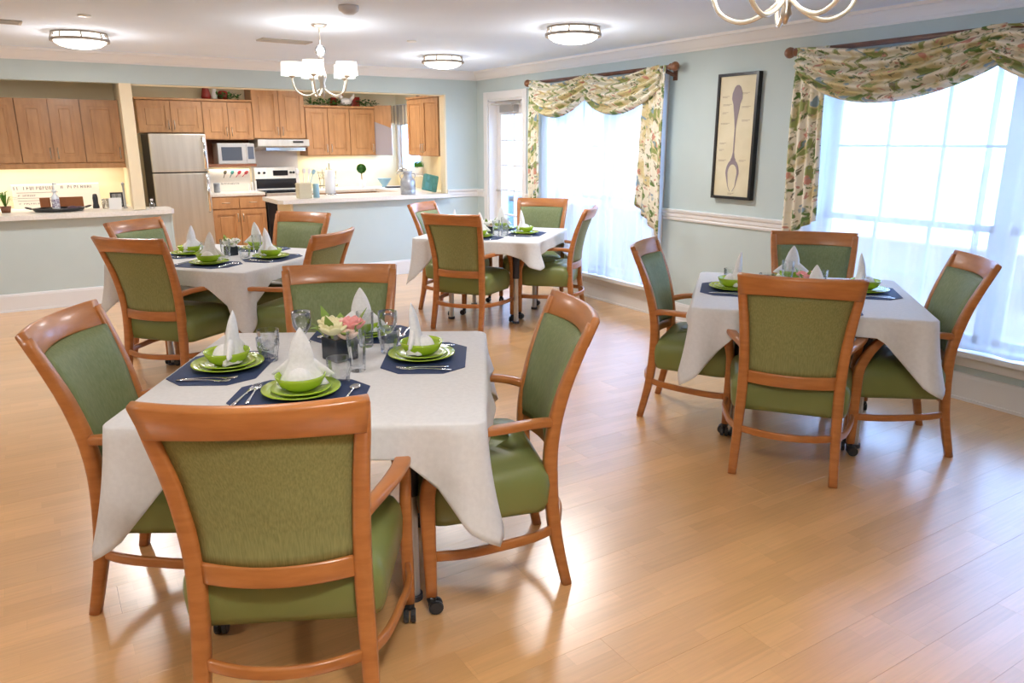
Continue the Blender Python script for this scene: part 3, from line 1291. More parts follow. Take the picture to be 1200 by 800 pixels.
for k_, x, y, lab in GL:
    b_ = {'tall': lambda: bm_tumbler(.034, .145), 'short': lambda: bm_tumbler(.042, .092, .2), 'goblet': bm_goblet}[k_]
    inst('glass_' + k_, b_, M_glass, 'drinking_glass', 'glass', lab, 'glasses on the tables', (x, y, TOP), .3 * x, k_ == 'goblet')

# ------------------------------------------------------------------ curtains
def grid_obj(name, fn, nu, nv, m, parent, thick=.002, uv=1.0):
    """surface from fn(u, v) -> (x, y, z) with UVs in metres of cloth"""
    me = bpy.data.meshes.new(name)
    vs = [fn(i / nu, j / nv) for j in range(nv + 1) for i in range(nu + 1)]
    fs = [(j * (nu + 1) + i, j * (nu + 1) + i + 1, (j + 1) * (nu + 1) + i + 1, (j + 1) * (nu + 1) + i) for j in range(nv) for i in range(nu)]
    me.from_pydata(vs, [], fs)
    ul = me.uv_layers.new(name='UVMap')
    us = uv if isinstance(uv, tuple) else (uv, uv)
    for p in me.polygons:
        p.use_smooth = True
        for li, vi in zip(p.loop_indices, p.vertices):
            ul.data[li].uv = ((vi % (nu + 1)) / nu * us[0], (vi // (nu + 1)) / nv * us[1])
    me.materials.append(m)
    o = link(bpy.data.objects.new(name, me))
    if parent:
        o.parent = parent
    if thick:
        md = o.modifiers.new('thick', 'SOLIDIFY')
        md.thickness = thick
    return o


def rod(y0, y1, label):
    t = thing('curtain_rod', label, 'curtain rod', (XR - .115, y0, 2.15))
    L_ = y1 - y0
    bm = new_bm()
    tube(bm, [(0, .04, 0), (0, L_ - .04, 0)], .017, 14)
    obj('pole', bm, M_rod, t, smooth=True)
    for yy, s in ((0, -1), (L_, 1)):
        bm = new_bm()
        b2 = bmesh.new()
        prof = [(.002, 0), (.02, .004), (.034, .02), (.038, .038), (.034, .055), (.022, .068), (.016, .072), (.026, .078), (.028, .088), (.02, .1), (.018, .12)]
        lathe(b2, prof, 18)
        merge(bm, b2, Matrix.Translation((0, yy + s * .05, 0)) @ Matrix.Rotation(s * PI / 2, 4, 'X'))
        obj('finial', bm, M_finial, t, smooth=True)
        bm = new_bm()
        yb = yy - s * .09
        sweep(bm, [(0, yb, -.03), (.06, yb, -.05), (.113, yb, -.06)], [(.03, .02)] * 3)
        box(bm, .102, .115, yb - .02, yb + .02, -.10, .03)
        obj('bracket', bm, M_rod, t)
    return t


def swag(yl, yr, drop, seedv, dipl=.0):
    """half-moon drape between yl (left in the picture, larger y) and yr"""
    rnd = random.Random(seedv)
    p = [rnd.uniform(0, 6.28) for _ in range(4)]

    def fn(u, v):
        y = yl + (yr - yl) * u
        sag = (math.sin(PI * min(max(u, 0), 1))) ** .75
        top = 2.172 - .060 * sag ** 2
        bot = 2.155 - drop * sag - .16 * (1 - sag)
        z = top + (bot - top) * v
        folds = .036 * math.sin(v * 2 * PI * 4.5 + p[0] + 1.2 * math.sin(u * 3 + p[1])) * (.35 + .65 * sag)
        belly = .085 * math.sin(PI * v * .5) * sag
        x = XR - .125 - .012 - belly - folds - .02 * math.sin(v * PI)
        return (x, y + .015 * math.sin(v * 9 + p[2]) * (1 - sag), z)
    return fn


def side_panel(y_out, y_in, z_out, z_in, flare=0.0):
    def fn(u, v):
        y = y_out + (y_in - y_out) * u
        zb = z_out + (z_in - z_out) * u
        z = 2.165 + (zb - 2.165) * v
        x = XR - .115 - .022 - .02 * math.sin(u * 2 * PI * 3.5) * (.5 + .5 * v) - .01 * v
        yy = y + (y_in - y_out) * flare * v * u + .01 * math.sin(v * 5)
        return (x, yy, z)
    return fn


def sheer(y0, y1, z0, z1, nf, seedv):
    rnd = random.Random(seedv)
    ph = [rnd.uniform(0, 6.28) for _ in range(4)]

    def fn(u, v):
        y = y0 + (y1 - y0) * u
        a = (.020 + .008 * math.sin(u * 9 + ph[3])) * math.sin(u * 2 * PI * nf + ph[0] + 2.2 * math.sin(u * 8 + ph[1])) + .003 * math.sin(u * 2 * PI * nf * 2.3 + ph[2])
        return (XR - .062 + a * (.5 + .5 * v), y, z1 + (z0 - z1) * v)
    return fn


rod(4.80 + .06, 7.11 - .06, 'walnut curtain rod over the far window with ball finials')
rod(.55, 3.76 - .06, 'walnut curtain rod over the right window with ball finials')
t = thing('floral_curtain', 'floral curtain with two swags and side tails over the far window', 'curtain', (0, 0, 0))
grid_obj('swag', swag(6.96, 5.95, .37, 1), 60, 40, M_floral, t, uv=(.85, .42))
grid_obj('swag', swag(6.03, 4.99, .37, 2), 60, 40, M_floral, t, uv=(.9, .42))
grid_obj('curtain_tail', side_panel(6.99, 6.80, .76, .98), 40, 24, M_floral, t, uv=(.28, 1.1))
grid_obj('curtain_tail', side_panel(4.93, 5.17, .74, 1.02, .35), 40, 24, M_floral, t, uv=(.45, 1.2))
t = thing('floral_curtain', 'floral curtain with deep swag and left tail over the right window', 'curtain', (0, 0, 0))
grid_obj('swag', swag(3.62, 2.27, .37, 3), 70, 44, M_floral, t, uv=(1.15, .45))
grid_obj('swag', swag(2.36, 1.00, .37, 4), 70, 44, M_floral, t, uv=(1.15, .45))
grid_obj('curtain_tail', side_panel(3.63, 3.38, .88, 1.02, .1), 40, 24, M_floral, t, uv=(.28, 1.1))
grid_obj('curtain_tail', side_panel(.86, 1.12, .88, 1.02, .1), 40, 24, M_floral, t, uv=(.28, 1.1))
s = grid_obj('sheer_curtain', sheer(6.92, 5.98, .27, 2.12, 5, 5), 260, 4, M_sheer, None, 0)
tag(s, 'left half of the white sheer curtain on the far window', 'curtain', 'sheer curtains')
s = grid_obj('sheer_curtain', sheer(6.00, 5.02, .27, 2.12, 5, 6), 260, 4, M_sheer, None, 0)
tag(s, 'right half of the white sheer curtain on the far window', 'curtain', 'sheer curtains')
s = grid_obj('sheer_curtain', sheer(3.56, 2.30, .335, 2.12, 6.5, 8), 300, 4, M_sheer, None, 0)
tag(s, 'left half of the white sheer curtain on the right window', 'curtain', 'sheer curtains')
s = grid_obj('sheer_curtain', sheer(2.33, .95, .335, 2.12, 7, 9), 300, 4, M_sheer, None, 0)
tag(s, 'right half of the white sheer curtain on the right window, at the photo edge', 'curtain', 'sheer curtains')

# ------------------------------------------------------------------ framed spoon print
t = thing('framed_print', 'tall black framed print of an old spoon between the windows', 'picture', (XR - .001, 4.03, 1.11))
bm = new_bm()
FW, FH = .40, .95
for q in ((0, .022, 0, FH), (FW - .022, FW, 0, FH), (.022, FW - .022, 0, .022), (.022, FW - .022, FH - .022, FH)):
    box(bm, -.045, 0, *q)
obj('frame', bm, M_frame, t)
bm = new_bm()
box(bm, -.034, -.004, .02, FW - .02, .02, FH - .02)
pr_ = obj('print_sheet', bm, noise_mat('old_paper', (.66, .59, .40), (.72, .65, .46), (1, 1, 1), 6, .6), t)
bm = new_bm()
cy = FW / 2


def flat(pts, x=-.0355):
    vs = [bm.verts.new((x, a, b)) for a, b in pts]
    bm.faces.new(vs)


def spoon_band(prof):
    for (h0, z0), (h1, z1) in zip(prof, prof[1:]):
        flat([(cy - h0, z0), (cy + h0, z0), (cy + h1, z1), (cy - h1, z1)])


spoon_band([(.012, .86), (.03, .845), (.05, .80), (.052, .76), (.035, .72), (.030, .69), (.020, .64), (.014, .60), (.006, .54), (.006, .36), (.016, .32), (.03, .30)])
for k in range(14):
    a0, a1 = PI * (k / 14), PI * ((k + 1) / 14)
    # horseshoe outline of the bowl
    def o_(a, r1, r2):
        return (cy + r1 * math.cos(a), .20 + r2 * math.sin(a))
    flat([o_(a0, .068, .105), o_(a1, .068, .105), o_(a1, .046, .068), o_(a0, .046, .068)])
for s in (-1, 1):
    flat([(cy + s * .068, .20), (cy + s * .046, .20), (cy + s * .034, .10), (cy + s * .040, .10)])
    flat([(cy + s * .040, .10), (cy + s * .034, .10), (cy + s * .010, .062), (cy + s * .014, .058)])
obj('spoon_print', bm, mat('purple_ink', (.27, .22, .24), .7), pr_)
bm = new_bm()
for a, b, z in ((.05, .12, .78), (.06, .15, .72), (.06, .12, .66), (.05, .14, .58), (.05, .12, .43), (.05, .10, .38), (.05, .13, .30), (.24, .32, .80), (.25, .34, .70), (.26, .33, .30), (.26, .34, .60), (.17, .23, .045)):
    for q in range(2):
        flat([(FW - a, z - q * .008), (FW - b + .02 * q, z - q * .008), (FW - b + .02 * q, z + .0025 - q * .008), (FW - a, z + .0025 - q * .008)], -.0353)
obj('caption_lines', bm, mat('brown_ink', (.30, .22, .15), .7), pr_)

# ------------------------------------------------------------------ ceiling lights
def flush_light(x, y, label, power=26):
    t = thing('ceiling_light', label, 'light', (x, y, ZC), 0, 'flush ceiling lights')
    bm = new_bm()
    lathe(bm, [(.18, -.012), (.193, -.012), (.193, 0), (.18, 0)], 36, cap0=False, cap1=False)
    lathe(bm, [(.196, -.066), (.207, -.066), (.207, -.046), (.196, -.046)], 36, cap0=False, cap1=False)
    for i in range(8):
        a = 2 * PI * i / 8
        sweep(bm, [(.188 * math.cos(a), .188 * math.sin(a), -.004), (.202 * math.cos(a), .202 * math.sin(a), -.055)], [(.010, .006)] * 2)
    obj('frame', bm, mat('aged_nickel', (.34, .29, .24), .35, 1), t, smooth=False)
    bm = new_bm()
    lathe(bm, [(.165, -.002), (.178, -.03), (.185, -.055), (.178, -.075), (.14, -.098), (.08, -.112), (.01, -.116)], 36, cap0=False)
    obj('glass_bowl', bm, M_bowl_lit, t, smooth=True)
    d_ = bpy.data.lights.new('ceiling_lamp', 'POINT')
    d_.energy = power * .34 * LAMP
    d_.color = (1, .97, .95)
    d_.shadow_soft_size = .10
    l_ = link(bpy.data.objects.new('ceiling_lamp', d_))
    l_.location = (x, y, ZC - .25)
    area_light('ceiling_lamp', (x, y, ZC - .125), .34, power * .72, (1, .975, .96))
    return t


flush_light(.46, 7.02, 'round lit ceiling light at the upper left near the kitchen')
flush_light(3.51, 4.77, 'round lit ceiling light at the top centre, in front of the far window')
flush_light(3.58, 7.01, 'round lit ceiling light over the door side of the room')
# unseen fill lights, added behind and beside the camera in matching fixtures
flush_light(.46, 2.6, 'added unseen ceiling fill light above the foreground table', 4)
flush_light(.46, .3, 'added unseen ceiling fill light behind the camera', 44)
flush_light(-2.4, 2.6, 'added unseen ceiling fill light far left of the camera', 36)
flush_light(-2.4, 7.0, 'added unseen ceiling fill light far left by the counter')


def chandelier(x, y, zc, label, turn=20):
    t = thing('chandelier', label, 'chandelier', (x, y, zc), R(turn), 'glass arm chandeliers')
    bm = new_bm()
    lathe(bm, [(.055, 0), (.06, -.006), (.05, -.018), (.02, -.026), (.006, -.03)], 24)
    obj('canopy', bm, M_nickel, t, smooth=True)
    bm = new_bm()
    lathe(bm, [(.005, -.03), (.005, -.14)], 8)
    lathe(bm, [(.014, -.215), (.022, -.235), (.014, -.25), (.012, -.29), (.03, -.33), (.034, -.36), (.018, -.40), (.022, -.43), (.012, -.46), (.016, -.475), (.004, -.50)], 16)
    obj('stem', bm, M_nickel, t, smooth=True)
    bm = new_bm()
    add_sphere(bm, (0, 0, -.178), .038, seg=18)
    obj('glass_ball', bm, M_crystal, t, smooth=True)
    for i in range(5):
        a = 2 * PI * i / 5
        c, s = math.cos(a), math.sin(a)
        bm = new_bm()
        pth = smooth_path([(.015 * c, .015 * s, -.44), (.06 * c, .06 * s, -.472), (.12 * c, .12 * s, -.488), (.18 * c, .18 * s, -.46), (.205 * c, .205 * s, -.40), (.208 * c, .208 * s, -.352)], 5)
        tube(bm, pth, .0065, 8)
        arm = obj('arm', bm, mat('pearl_arm', (.78, .72, .60), .22, .4), t, smooth=True)
        bm = new_bm()
        lathe(bm, [(.006, -.37), (.022, -.358), (.024, -.352), (.010, -.348), (.009, -.32)], 14, (.208 * c, .208 * s, 0))
        obj('candle_cup', bm, M_nickel, arm, smooth=True)
        bm = new_bm()
        lathe(bm, [(.078, -.352), (.072, -.262)], 24, (.208 * c, .208 * s, 0), cap0=False, cap1=False)
        lathe(bm, [(.076, -.350), (.070, -.264)], 24, (.208 * c, .208 * s, 0), cap0=False, cap1=False)
        obj('lamp_shade', bm, M_litshade, arm, smooth=True)
    d_ = bpy.data.lights.new('chandelier_lamp', 'POINT')
    d_.energy = 8 * LAMP
    d_.color = (1, .955, .91)
    d_.shadow_soft_size = .12
    l_ = link(bpy.data.objects.new('chandelier_lamp', d_))
    l_.location = (x, y, zc - .22)
    return t


chandelier(1.88, 5.60, ZC, 'white shaded chandelier hanging near the kitchen')
chandelier(1.80, 1.475, ZC, 'chandelier at the top edge, only its curved arms in the photo', 47)

# vents, smoke detector, small sprinkler plates
def vent(x, y, rz, label):
    t = thing('ceiling_vent', label, 'vent', (x, y, ZC), rz, 'ceiling vents')
    bm = new_bm()
    for q in ((-.21, .21, -.085, -.06), (-.21, .21, .06, .085), (-.21, -.185, -.06, .06), (.185, .21, -.06, .06)):
        box(bm, *q, -.012, 0, .003, 1)
    obj('vent_frame', bm, mat('vent_paint', (.5, .47, .43), .5), t)
    bm = new_bm()
    box(bm, -.185, .185, -.06, .06, -.003, -.001)
    obj('backing', bm, M_dark, t)
    for i in range(6):
        bm = new_bm()
        box(bm, -.185, .185, -.052 + i * .019, -.044 + i * .019, -.011, -.003)
        obj('louvre', bm, mat('vent_paint'), t)


vent(1.93, 6.64, R(3), 'white ceiling vent beside the hanging chandelier')
vent(-.12, 6.62, R(3), 'white ceiling vent at the far left edge')
t = thing('smoke_detector', 'white smoke detector on the ceiling near the top centre', 'smoke detector', (1.80, 4.78, ZC))
bm = new_bm()
lathe(bm, [(.062, 0), (.065, -.012), (.06, -.03), (.045, -.038), (.03, -.05), (.004, -.052)], 24, cap0=True)
obj('housing', bm, mat('detector_white', (.62, .62, .66), .5), t, smooth=True)
bm = new_bm()
lathe(bm, [(.047, -.0365), (.05, -.0345), (.05, -.0345)], 24, cap0=False, cap1=False)
obj('sensor_ring', bm, M_dark, t, smooth=True)
for x, y, lab in ((.44, 6.04, 'small round sprinkler plate before the upper left ceiling light'), (2.83, 6.1, 'small round sprinkler plate between chandelier and far ceiling light')):
    bm = new_bm()
    lathe(bm, [(.04, 0), (.042, -.006), (.035, -.01), (.002, -.012)], 20)
    tag(obj('sprinkler_cover', bm, M_white, None, (x, y, ZC), smooth=True), lab, 'sprinkler', 'sprinkler plates')

# ------------------------------------------------------------------ kitchen cabinets
def door_panel(w, h, m=M_cab, th=.02, fr=.055):
    """shaker / raised door in local x-z, front at y = 0 towards -y"""
    bm = new_bm()
    for q in ((0, fr, 0, h), (w - fr, w, 0, h), (fr, w - fr, 0, fr), (fr, w - fr, h - fr, h)):
        box(bm, q[0], q[1], -th, 0, q[2], q[3])
    box(bm, fr, w - fr, -th * .3, 0, fr, h - fr)
    box(bm, fr + .03, w - fr - .03, -th * .62, 0, fr + .03, h - fr - .03, .004, 1)
    return bm


def handle_bm(x, z, L_=.10, horiz=False, y=-.02):
    bm = new_bm()
    if horiz:
        tube(bm, [(x - L_ / 2, y, z), (x - L_ / 2, y - .022, z), (x + L_ / 2, y - .022, z), (x + L_ / 2, y, z)], .005, 8)
    else:
        tube(bm, [(x, y, z - L_ / 2), (x, y - .022, z - L_ / 2), (x, y - .022, z + L_ / 2), (x, y, z + L_ / 2)], .005, 8)
    return bm


def cabinet(name, label, loc, W, D, H, doors, rz=0, cat='cabinet', drawers=0, drawer_h=.15, crown=False, toe=0, low=True, group='kitchen cabinets'):
    """front at local y=0 facing -y; body behind"""
    t = thing(name, label, cat, loc, rz, group)
    bm = new_bm()
    box(bm, 0, W, .0, D, toe, H)
    if toe:
        box(bm, .01, W - .01, .06, D, 0, toe)
    obj('body', bm, M_cab, t)
    if crown:
        bm = new_bm()
        box(bm, -.02, W + .02, -.03, D, H, H + .03, .006, 1)
        obj('cornice', bm, M_cab, t)
    dw = W / doors
    top = H - (drawer_h + .01 if drawers else 0)
    for i in range(doors):
        o = obj('cabinet_door', door_panel(dw - .008, top - toe - .02), M_cab, t, (i * dw + .004, -.002, toe + .01))
        hx = (dw - .035) if (i % 2 == 0) else .03
        if doors == 1:
            hx = dw - .04
        hz = .09 if not low else (top - toe - .12)
        obj('handle', handle_bm(hx, hz), M_nickel, o, smooth=True)
        if drawers:
            bm = new_bm()
            box(bm, 0, dw - .008, -.02, 0, 0, drawer_h - .01, .004, 1)
            o = obj('drawer', bm, M_cab, t, (i * dw + .004, -.002, top + .005))
            obj('handle', handle_bm(dw / 2, drawer_h / 2, .09, True), M_nickel, o, smooth=True)
    return t


UF = 10.50
# nook uppers, hung over the left counter
nx = [-2.38, -1.83, -1.28, -.73, -.06 - .25, .215, .49, .85]
for i, (a, b) in enumerate(((-1.15, -.60), (-.60, -.05), (-.05, .50), (.50, .85))):
    lab = ['wall cabinet far left over the left counter, outside the photo', 'second wall cabinet over the left counter, outside the photo',
           'wooden wall cabinet over the left counter at the photo edge', 'wooden wall cabinet over the left counter beside the cream pillar'][i]
    cabinet('wall_cabinet', lab, (a, 8.96, 1.34), b - a - .002, .32, .62, 1 if i == 3 else 2, low=False)
    bm = new_bm()
bm = new_bm()
box(bm, -1.15, .85, 8.955, 8.975, 1.29, 1.338)
tag(obj('light_valance', bm, M_cab), 'wooden light rail under the left wall cabinets', 'trim board')
area_light('under_cabinet_lamp', (-.2, 9.10, 1.325), 1.9, 7.5, (1, .91, .76), (0, 0, 0), 'RECTANGLE', .08)
# rear wall uppers
cabinet('wall_cabinet', 'short wooden wall cabinet above the refrigerator', (1.19, UF, 1.655), .745, .32, .39, 2, low=False)
cabinet('wall_cabinet', 'short wooden wall cabinet above the microwave', (1.937, UF, 1.575), .615, .32, .47, 2, low=False)
bm = new_bm()
box(bm, 1.17, 2.555, UF - .03, YK, 2.047, 2.075, .005, 1)
tag(obj('cabinet_cornice', bm, M_cab), 'wooden cornice shelf over the refrigerator and microwave cabinets', 'shelf')
cabinet('wall_cabinet', 'tall wooden wall cabinet reaching the header above the hood', (2.555, UF, 1.59), .69, .32, .63, 2, low=False)
cabinet('wall_cabinet', 'wooden two-door wall cabinet right of the range hood', (3.25, UF, 1.365), .62, .32, .635, 2, low=False)
cabinet('wall_cabinet', 'wooden single-door wall cabinet near the kitchen corner', (3.872, UF, 1.365), .37, .32, .635, 1, low=False)
bm = new_bm()
box(bm, 3.23, 4.25, UF - .03, YK, 2.0, 2.03, .005, 1)
tag(obj('cabinet_cornice', bm, M_cab), 'wooden cornice shelf over the right rear cabinets', 'shelf')
# corner unit, diagonal face
t = thing('wall_cabinet', 'corner wall cabinet with a pale reflection painted on its glossy side', 'cabinet', (4.244, UF, 1.365), 0, 'kitchen cabinets')
bm = new_bm()
prism(bm, [(0, 0), (.18, -.19), (.20, -.17), (.20, .31), (0, .31)], 0, .68)
obj('body', bm, M_cab, t)
bm = new_bm()
rings(bm, [[(.004, -.010, .004), (.182, -.198, .004), (.180, -.192, .004), (.002, -.004, .004)], [(.004, -.010, .46), (.182, -.198, .37), (.180, -.192, .37), (.002, -.004, .46)]])
obj('side_panel', bm, mat('painted_sheen_panel', (.40, .36, .40), .12), t, label='glossy lower panel with window reflection in its colour')  # pale purple colour stands for the window's reflection on the glossy cabinet face
# right wall cabinet
cabinet('wall_cabinet', 'honey wooden wall cabinet hung right of the kitchen window', (4.40, 9.66, 1.37), .92, .325, .72, 2, rz=-PI / 2, low=False, crown=True)
# base units
cabinet('base_cabinet', 'wooden base cabinet with two drawers left of the stove', (1.885, 10.205, 0), .675, .61, .875, 2, drawers=1, toe=.10)
bm = new_bm()
box(bm, 1.872, 2.562, 10.175, YK, .875, .914, .006, 2)
tag(obj('countertop', bm, M_counter), 'short beige countertop between refrigerator and stove', 'countertop')
cabinet('base_cabinet', 'wooden base cabinet right of the stove', (3.155, 10.205, 0), .95, .61, .875, 2, drawers=1, toe=.10)
bm = new_bm()
box(bm, 3.145, XR, 10.175, YK, .875, .914, .006, 2)
box(bm, 4.09, XR, YB + .62, 10.175, .875, .914)
tag(obj('countertop', bm, M_counter), 'beige L-shaped countertop along the rear and window wall', 'countertop')
cabinet('base_cabinet', 'wooden base cabinet under the kitchen window', (4.12, 10.16, 0), 1.15, .60, .875, 3, rz=-PI / 2, drawers=1, toe=.10)
cabinet('base_cabinet', 'wooden base cabinet inside the peninsula', (4.28, 9.0, 0), 1.87, .50, .875, 4, rz=PI, toe=.10)

# left counter slab and peninsula slab
bm = new_bm()
def slab(pts, z0, z1):
    prism(bm, pts, z0, z1)
slab([(X0, 8.28), (1.09, 8.28), (1.15, 8.30), (1.18, 8.36), (1.18, 8.66), (1.15, 8.72), (.93, 8.75), (.93, 9.275), (X0, 9.275)], .852, .895)
tag(obj('bar_counter', bm, M_counter), 'long pale counter slab on the left half wall', 'countertop')
bm = new_bm()
slab([(2.22, 8.33), (2.27, 8.285), (4.29, 8.285), (4.29, 9.02), (2.27, 9.02), (2.22, 8.97)], .895, .938)
tag(obj('bar_counter', bm, M_counter), 'pale peninsula counter slab on the blue half wall', 'countertop')
bm = new_bm()
box(bm, X0, .84, YB + .11, 9.28, 0, .85)
struct('wall_nook_base', bm, M_cream)

# refrigerator
t = thing('refrigerator', 'stainless top-freezer refrigerator between the pillar and the base cabinet', 'refrigerator', (1.235, 10.08, 0))
bm = new_bm()
box(bm, 0, .64, .065, .72, .02, 1.64, .006, 2)
obj('body', bm, mat('fridge_side', (.05, .05, .055), .5), t)
bm = new_bm()
box(bm, 0, .64, 0, .06, 1.195, 1.645, .012, 3)
dd = obj('freezer_door', bm, M_steel, t)
bm = new_bm()
sweep(bm, [(.60, -.005, 1.215), (.60, -.045, 1.235), (.60, -.05, 1.42), (.60, -.045, 1.59), (.60, -.005, 1.61)], [(.026, .016)] * 5, side=(1, 0, 0))
obj('handle', bm, M_chrome, dd, smooth=True)
bm = new_bm()
box(bm, 0, .64, 0, .06, .08, 1.18, .012, 3)
dd = obj('refrigerator_door', bm, M_steel, t)
bm = new_bm()
sweep(bm, [(.60, -.005, 1.165), (.60, -.045, 1.15), (.60, -.05, .95), (.60, -.045, .72), (.60, -.005, .70)], [(.026, .016)] * 5, side=(1, 0, 0))
obj('handle', bm, M_chrome, dd, smooth=True)

# microwave on an open shelf
t = thing('microwave_shelf', 'open wooden shelf niche holding the microwave', 'shelf', (1.937, UF + .0, 1.235))
bm = new_bm()
box(bm, 0, .615, -.03, .31, 0, .035)
obj('shelf_board', bm, M_cabred if 'M_cabred' in globals() else mat('red_brown_board', (.30, .12, .06), .5), t)
bm = new_bm()
box(bm, 0, .02, 0, .31, .035, .34)
obj('side_panel', bm, M_cab, t)
bm = new_bm()
box(bm, .02, .615, .295, .31, .035, .34)
obj('back_panel', bm, M_cabdark, t)
t = thing('microwave', 'white microwave oven on the wooden shelf', 'microwave', (2.075, UF - .045, 1.27))
bm = new_bm()
box(bm, 0, .465, .012, .32, 0, .262, .006, 2)
obj('casing', bm, M_white, t)
bm = new_bm()
box(bm, .0, .35, 0, .012, .005, .257, .004, 1)
dd = obj('oven_door', bm, mat('microwave_silver', (.62, .62, .62), .3, .4), t)
bm = new_bm()
box(bm, .045, .30, -.004, .001, .045, .215, .003, 1)
obj('door_window', bm, mat('microwave_window', (.10, .12, .16), .12), dd)
bm = new_bm()
box(bm, .355, .465, 0, .012, .005, .257, .004, 1)
dd = obj('control_panel', bm, mat('microwave_silver'), t)
bm = new_bm()
box(bm, .375, .45, -.003, .001, .06, .22)
obj('keypad', bm, mat('keypad_grey', (.12, .15, .22), .3), dd)
# hood
t = thing('range_hood', 'stainless range hood above the stove', 'range hood', (2.565, 10.36, 1.43))
bm = new_bm()
rings(bm, [[(0, .0, .065), (.68, .0, .065), (.68, .0, .15), (0, .0, .15)], [(0, .455, 0), (.68, .455, 0), (.68, .455, .155), (0, .455, .155)]])
obj('housing', bm, M_steel, t)
bm = new_bm()
box(bm, .12, .66, .10, .42, 0, .05, .006, 1)
obj('grease_filter', bm, M_chrome, t)
bm = new_bm()
box(bm, .46, .60, -.004, .004, .105, .13)
obj('switch_panel', bm, M_black, t)
# stove
t = thing('stove', 'stainless electric range with black cooktop and oven door', 'stove', (2.575, 10.16, 0))
bm = new_bm()
box(bm, 0, .56, .03, .64, .03, .90)
obj('body', bm, mat('stove_side', (.04, .04, .045), .4), t)
bm = new_bm()
box(bm, 0, .56, .0, .54, .90, .918, .004, 1)
obj('cooktop', bm, M_blackglass, t)
bm = new_bm()
rings(bm, [[(0, .54, .918), (.56, .54, .918), (.56, .64, .918), (0, .64, .918)], [(0, .57, 1.21), (.56, .57, 1.21), (.56, .64, 1.21), (0, .64, 1.21)]])
bg = obj('control_panel', bm, M_steel, t)
bm = new_bm()
box(bm, .25, .45, .548, .575, 1.10, 1.17)
obj('clock_display', bm, M_blackglass, bg)
for kx in (.06, .13, .49, .53):
    bm = new_bm()
    b2 = bmesh.new()
    lathe(b2, [(.017, 0), (.014, .02), (.002, .021)], 14)
    merge(bm, b2, Matrix.Translation((kx, .552, 1.14)) @ Matrix.Rotation(PI / 2, 4, 'X'))
    obj('knob', bm, M_black, bg)
bm = new_bm()
box(bm, .005, .555, .535, .56, .93, 1.06)
obj('back_glass', bm, M_blackglass, t)
bm = new_bm()
box(bm, .0, .56, -.005, .03, .86, .90, .004, 1)
obj('front_strip', bm, M_steel, t)
bm = new_bm()
box(bm, .0, .56, -.01, .03, .20, .85, .006, 1)
dd = obj('oven_door', bm, M_blackglass, t)
bm = new_bm()
tube(bm, [(.05, -.01, .80), (.05, -.05, .80), (.51, -.05, .80), (.51, -.01, .80)], .010, 8)
obj('handle', bm, M_chrome, dd, smooth=True)
bm = new_bm()
box(bm, .0, .56, 0, .03, .03, .19, .004, 1)
obj('drawer', bm, M_steel, t)
# grey splash panel over the stove
bm = new_bm()
box(bm, 2.56, 3.2, YK - .012, YK, .914, 1.5)
struct('trim_10', bm, mat('grey_splash', (.62, .60, .60), .4))
# under-cabinet lamps
area_light('under_cabinet_lamp', (3.75, 10.66, 1.355), 1.0, 4.6, (1, .90, .70), (0, 0, 0), 'RECTANGLE', .06)
area_light('under_cabinet_lamp', (2.24, 10.66, 1.225), .5, 2.2, (1, .93, .8), (0, 0, 0), 'RECTANGLE', .06)
area_light('under_cabinet_lamp', (4.56, 9.2, 1.36), .5, 1.8, (1, .84, .52), (0, 0, 0), 'RECTANGLE', .5)
# kitchen ceiling lamps (out of view above the header)
def kitchen_light(x, y, lab):
    t = thing('kitchen_ceiling_light', lab, 'light', (x, y, ZC), 0, 'kitchen ceiling lights')
    bm = new_bm()
    box(bm, -.3, .3, -.14, .14, -.05, 0, .01, 1)
    obj('lamp_housing', bm, M_white, t)
    bm = new_bm()
    box(bm, -.28, .28, -.12, .12, -.062, -.048, .008, 1)
    obj('diffuser', bm, M_bowl_lit, t)
    area_light('kitchen_lamp', (x, y, ZC - .075), .55, 17, (1, .95, .88), (0, 0, 0), 'RECTANGLE', .22)


kitchen_light(2.1, 9.5, 'ceiling light inside the kitchen above the aisle')
kitchen_light(3.6, 9.5, 'ceiling light inside the kitchen above the peninsula')

# valance at kitchen window
def kval(u, v):
    y = 10.78 - .74 * u
    return (XR - .09 - .018 * math.sin(u * 2 * PI * 7), y, 2.06 - (.24 + .04 * math.sin(u * PI)) * v)


M_stripe = mat('striped_cotton', (.75, .72, .62), .8)
nt, N, L, b = nodes_of(M_stripe)
tc = N.new('ShaderNodeTexCoord'); wv = N.new('ShaderNodeTexWave'); wv.inputs['Scale'].default_value = 1.9; wv.bands_direction = 'X'
cr = N.new('ShaderNodeValToRGB'); cr.color_ramp.elements[0].color = (.38, .36, .33, 1); cr.color_ramp.elements[1].color = (.78, .72, .58, 1)
cr.color_ramp.elements[0].position = .3; cr.color_ramp.elements[1].position = .5
L.new(tc.outputs['UV'], wv.inputs['Vector']); L.new(wv.outputs['Fac'], cr.inputs[0]); L.new(cr.outputs[0], b.inputs['Base Color'])
tag(grid_obj('window_valance', kval, 84, 6, M_stripe, None, uv=(1, .3)), 'striped valance over the kitchen window', 'curtain')

# ------------------------------------------------------------------ things on cabinets and counters
def one(name, label, cat, bm, m, loc, rz=0, smooth=True, group=None):
    return tag(obj(name, bm, m, None, loc, (0, 0, rz), smooth=smooth), label, cat, group)


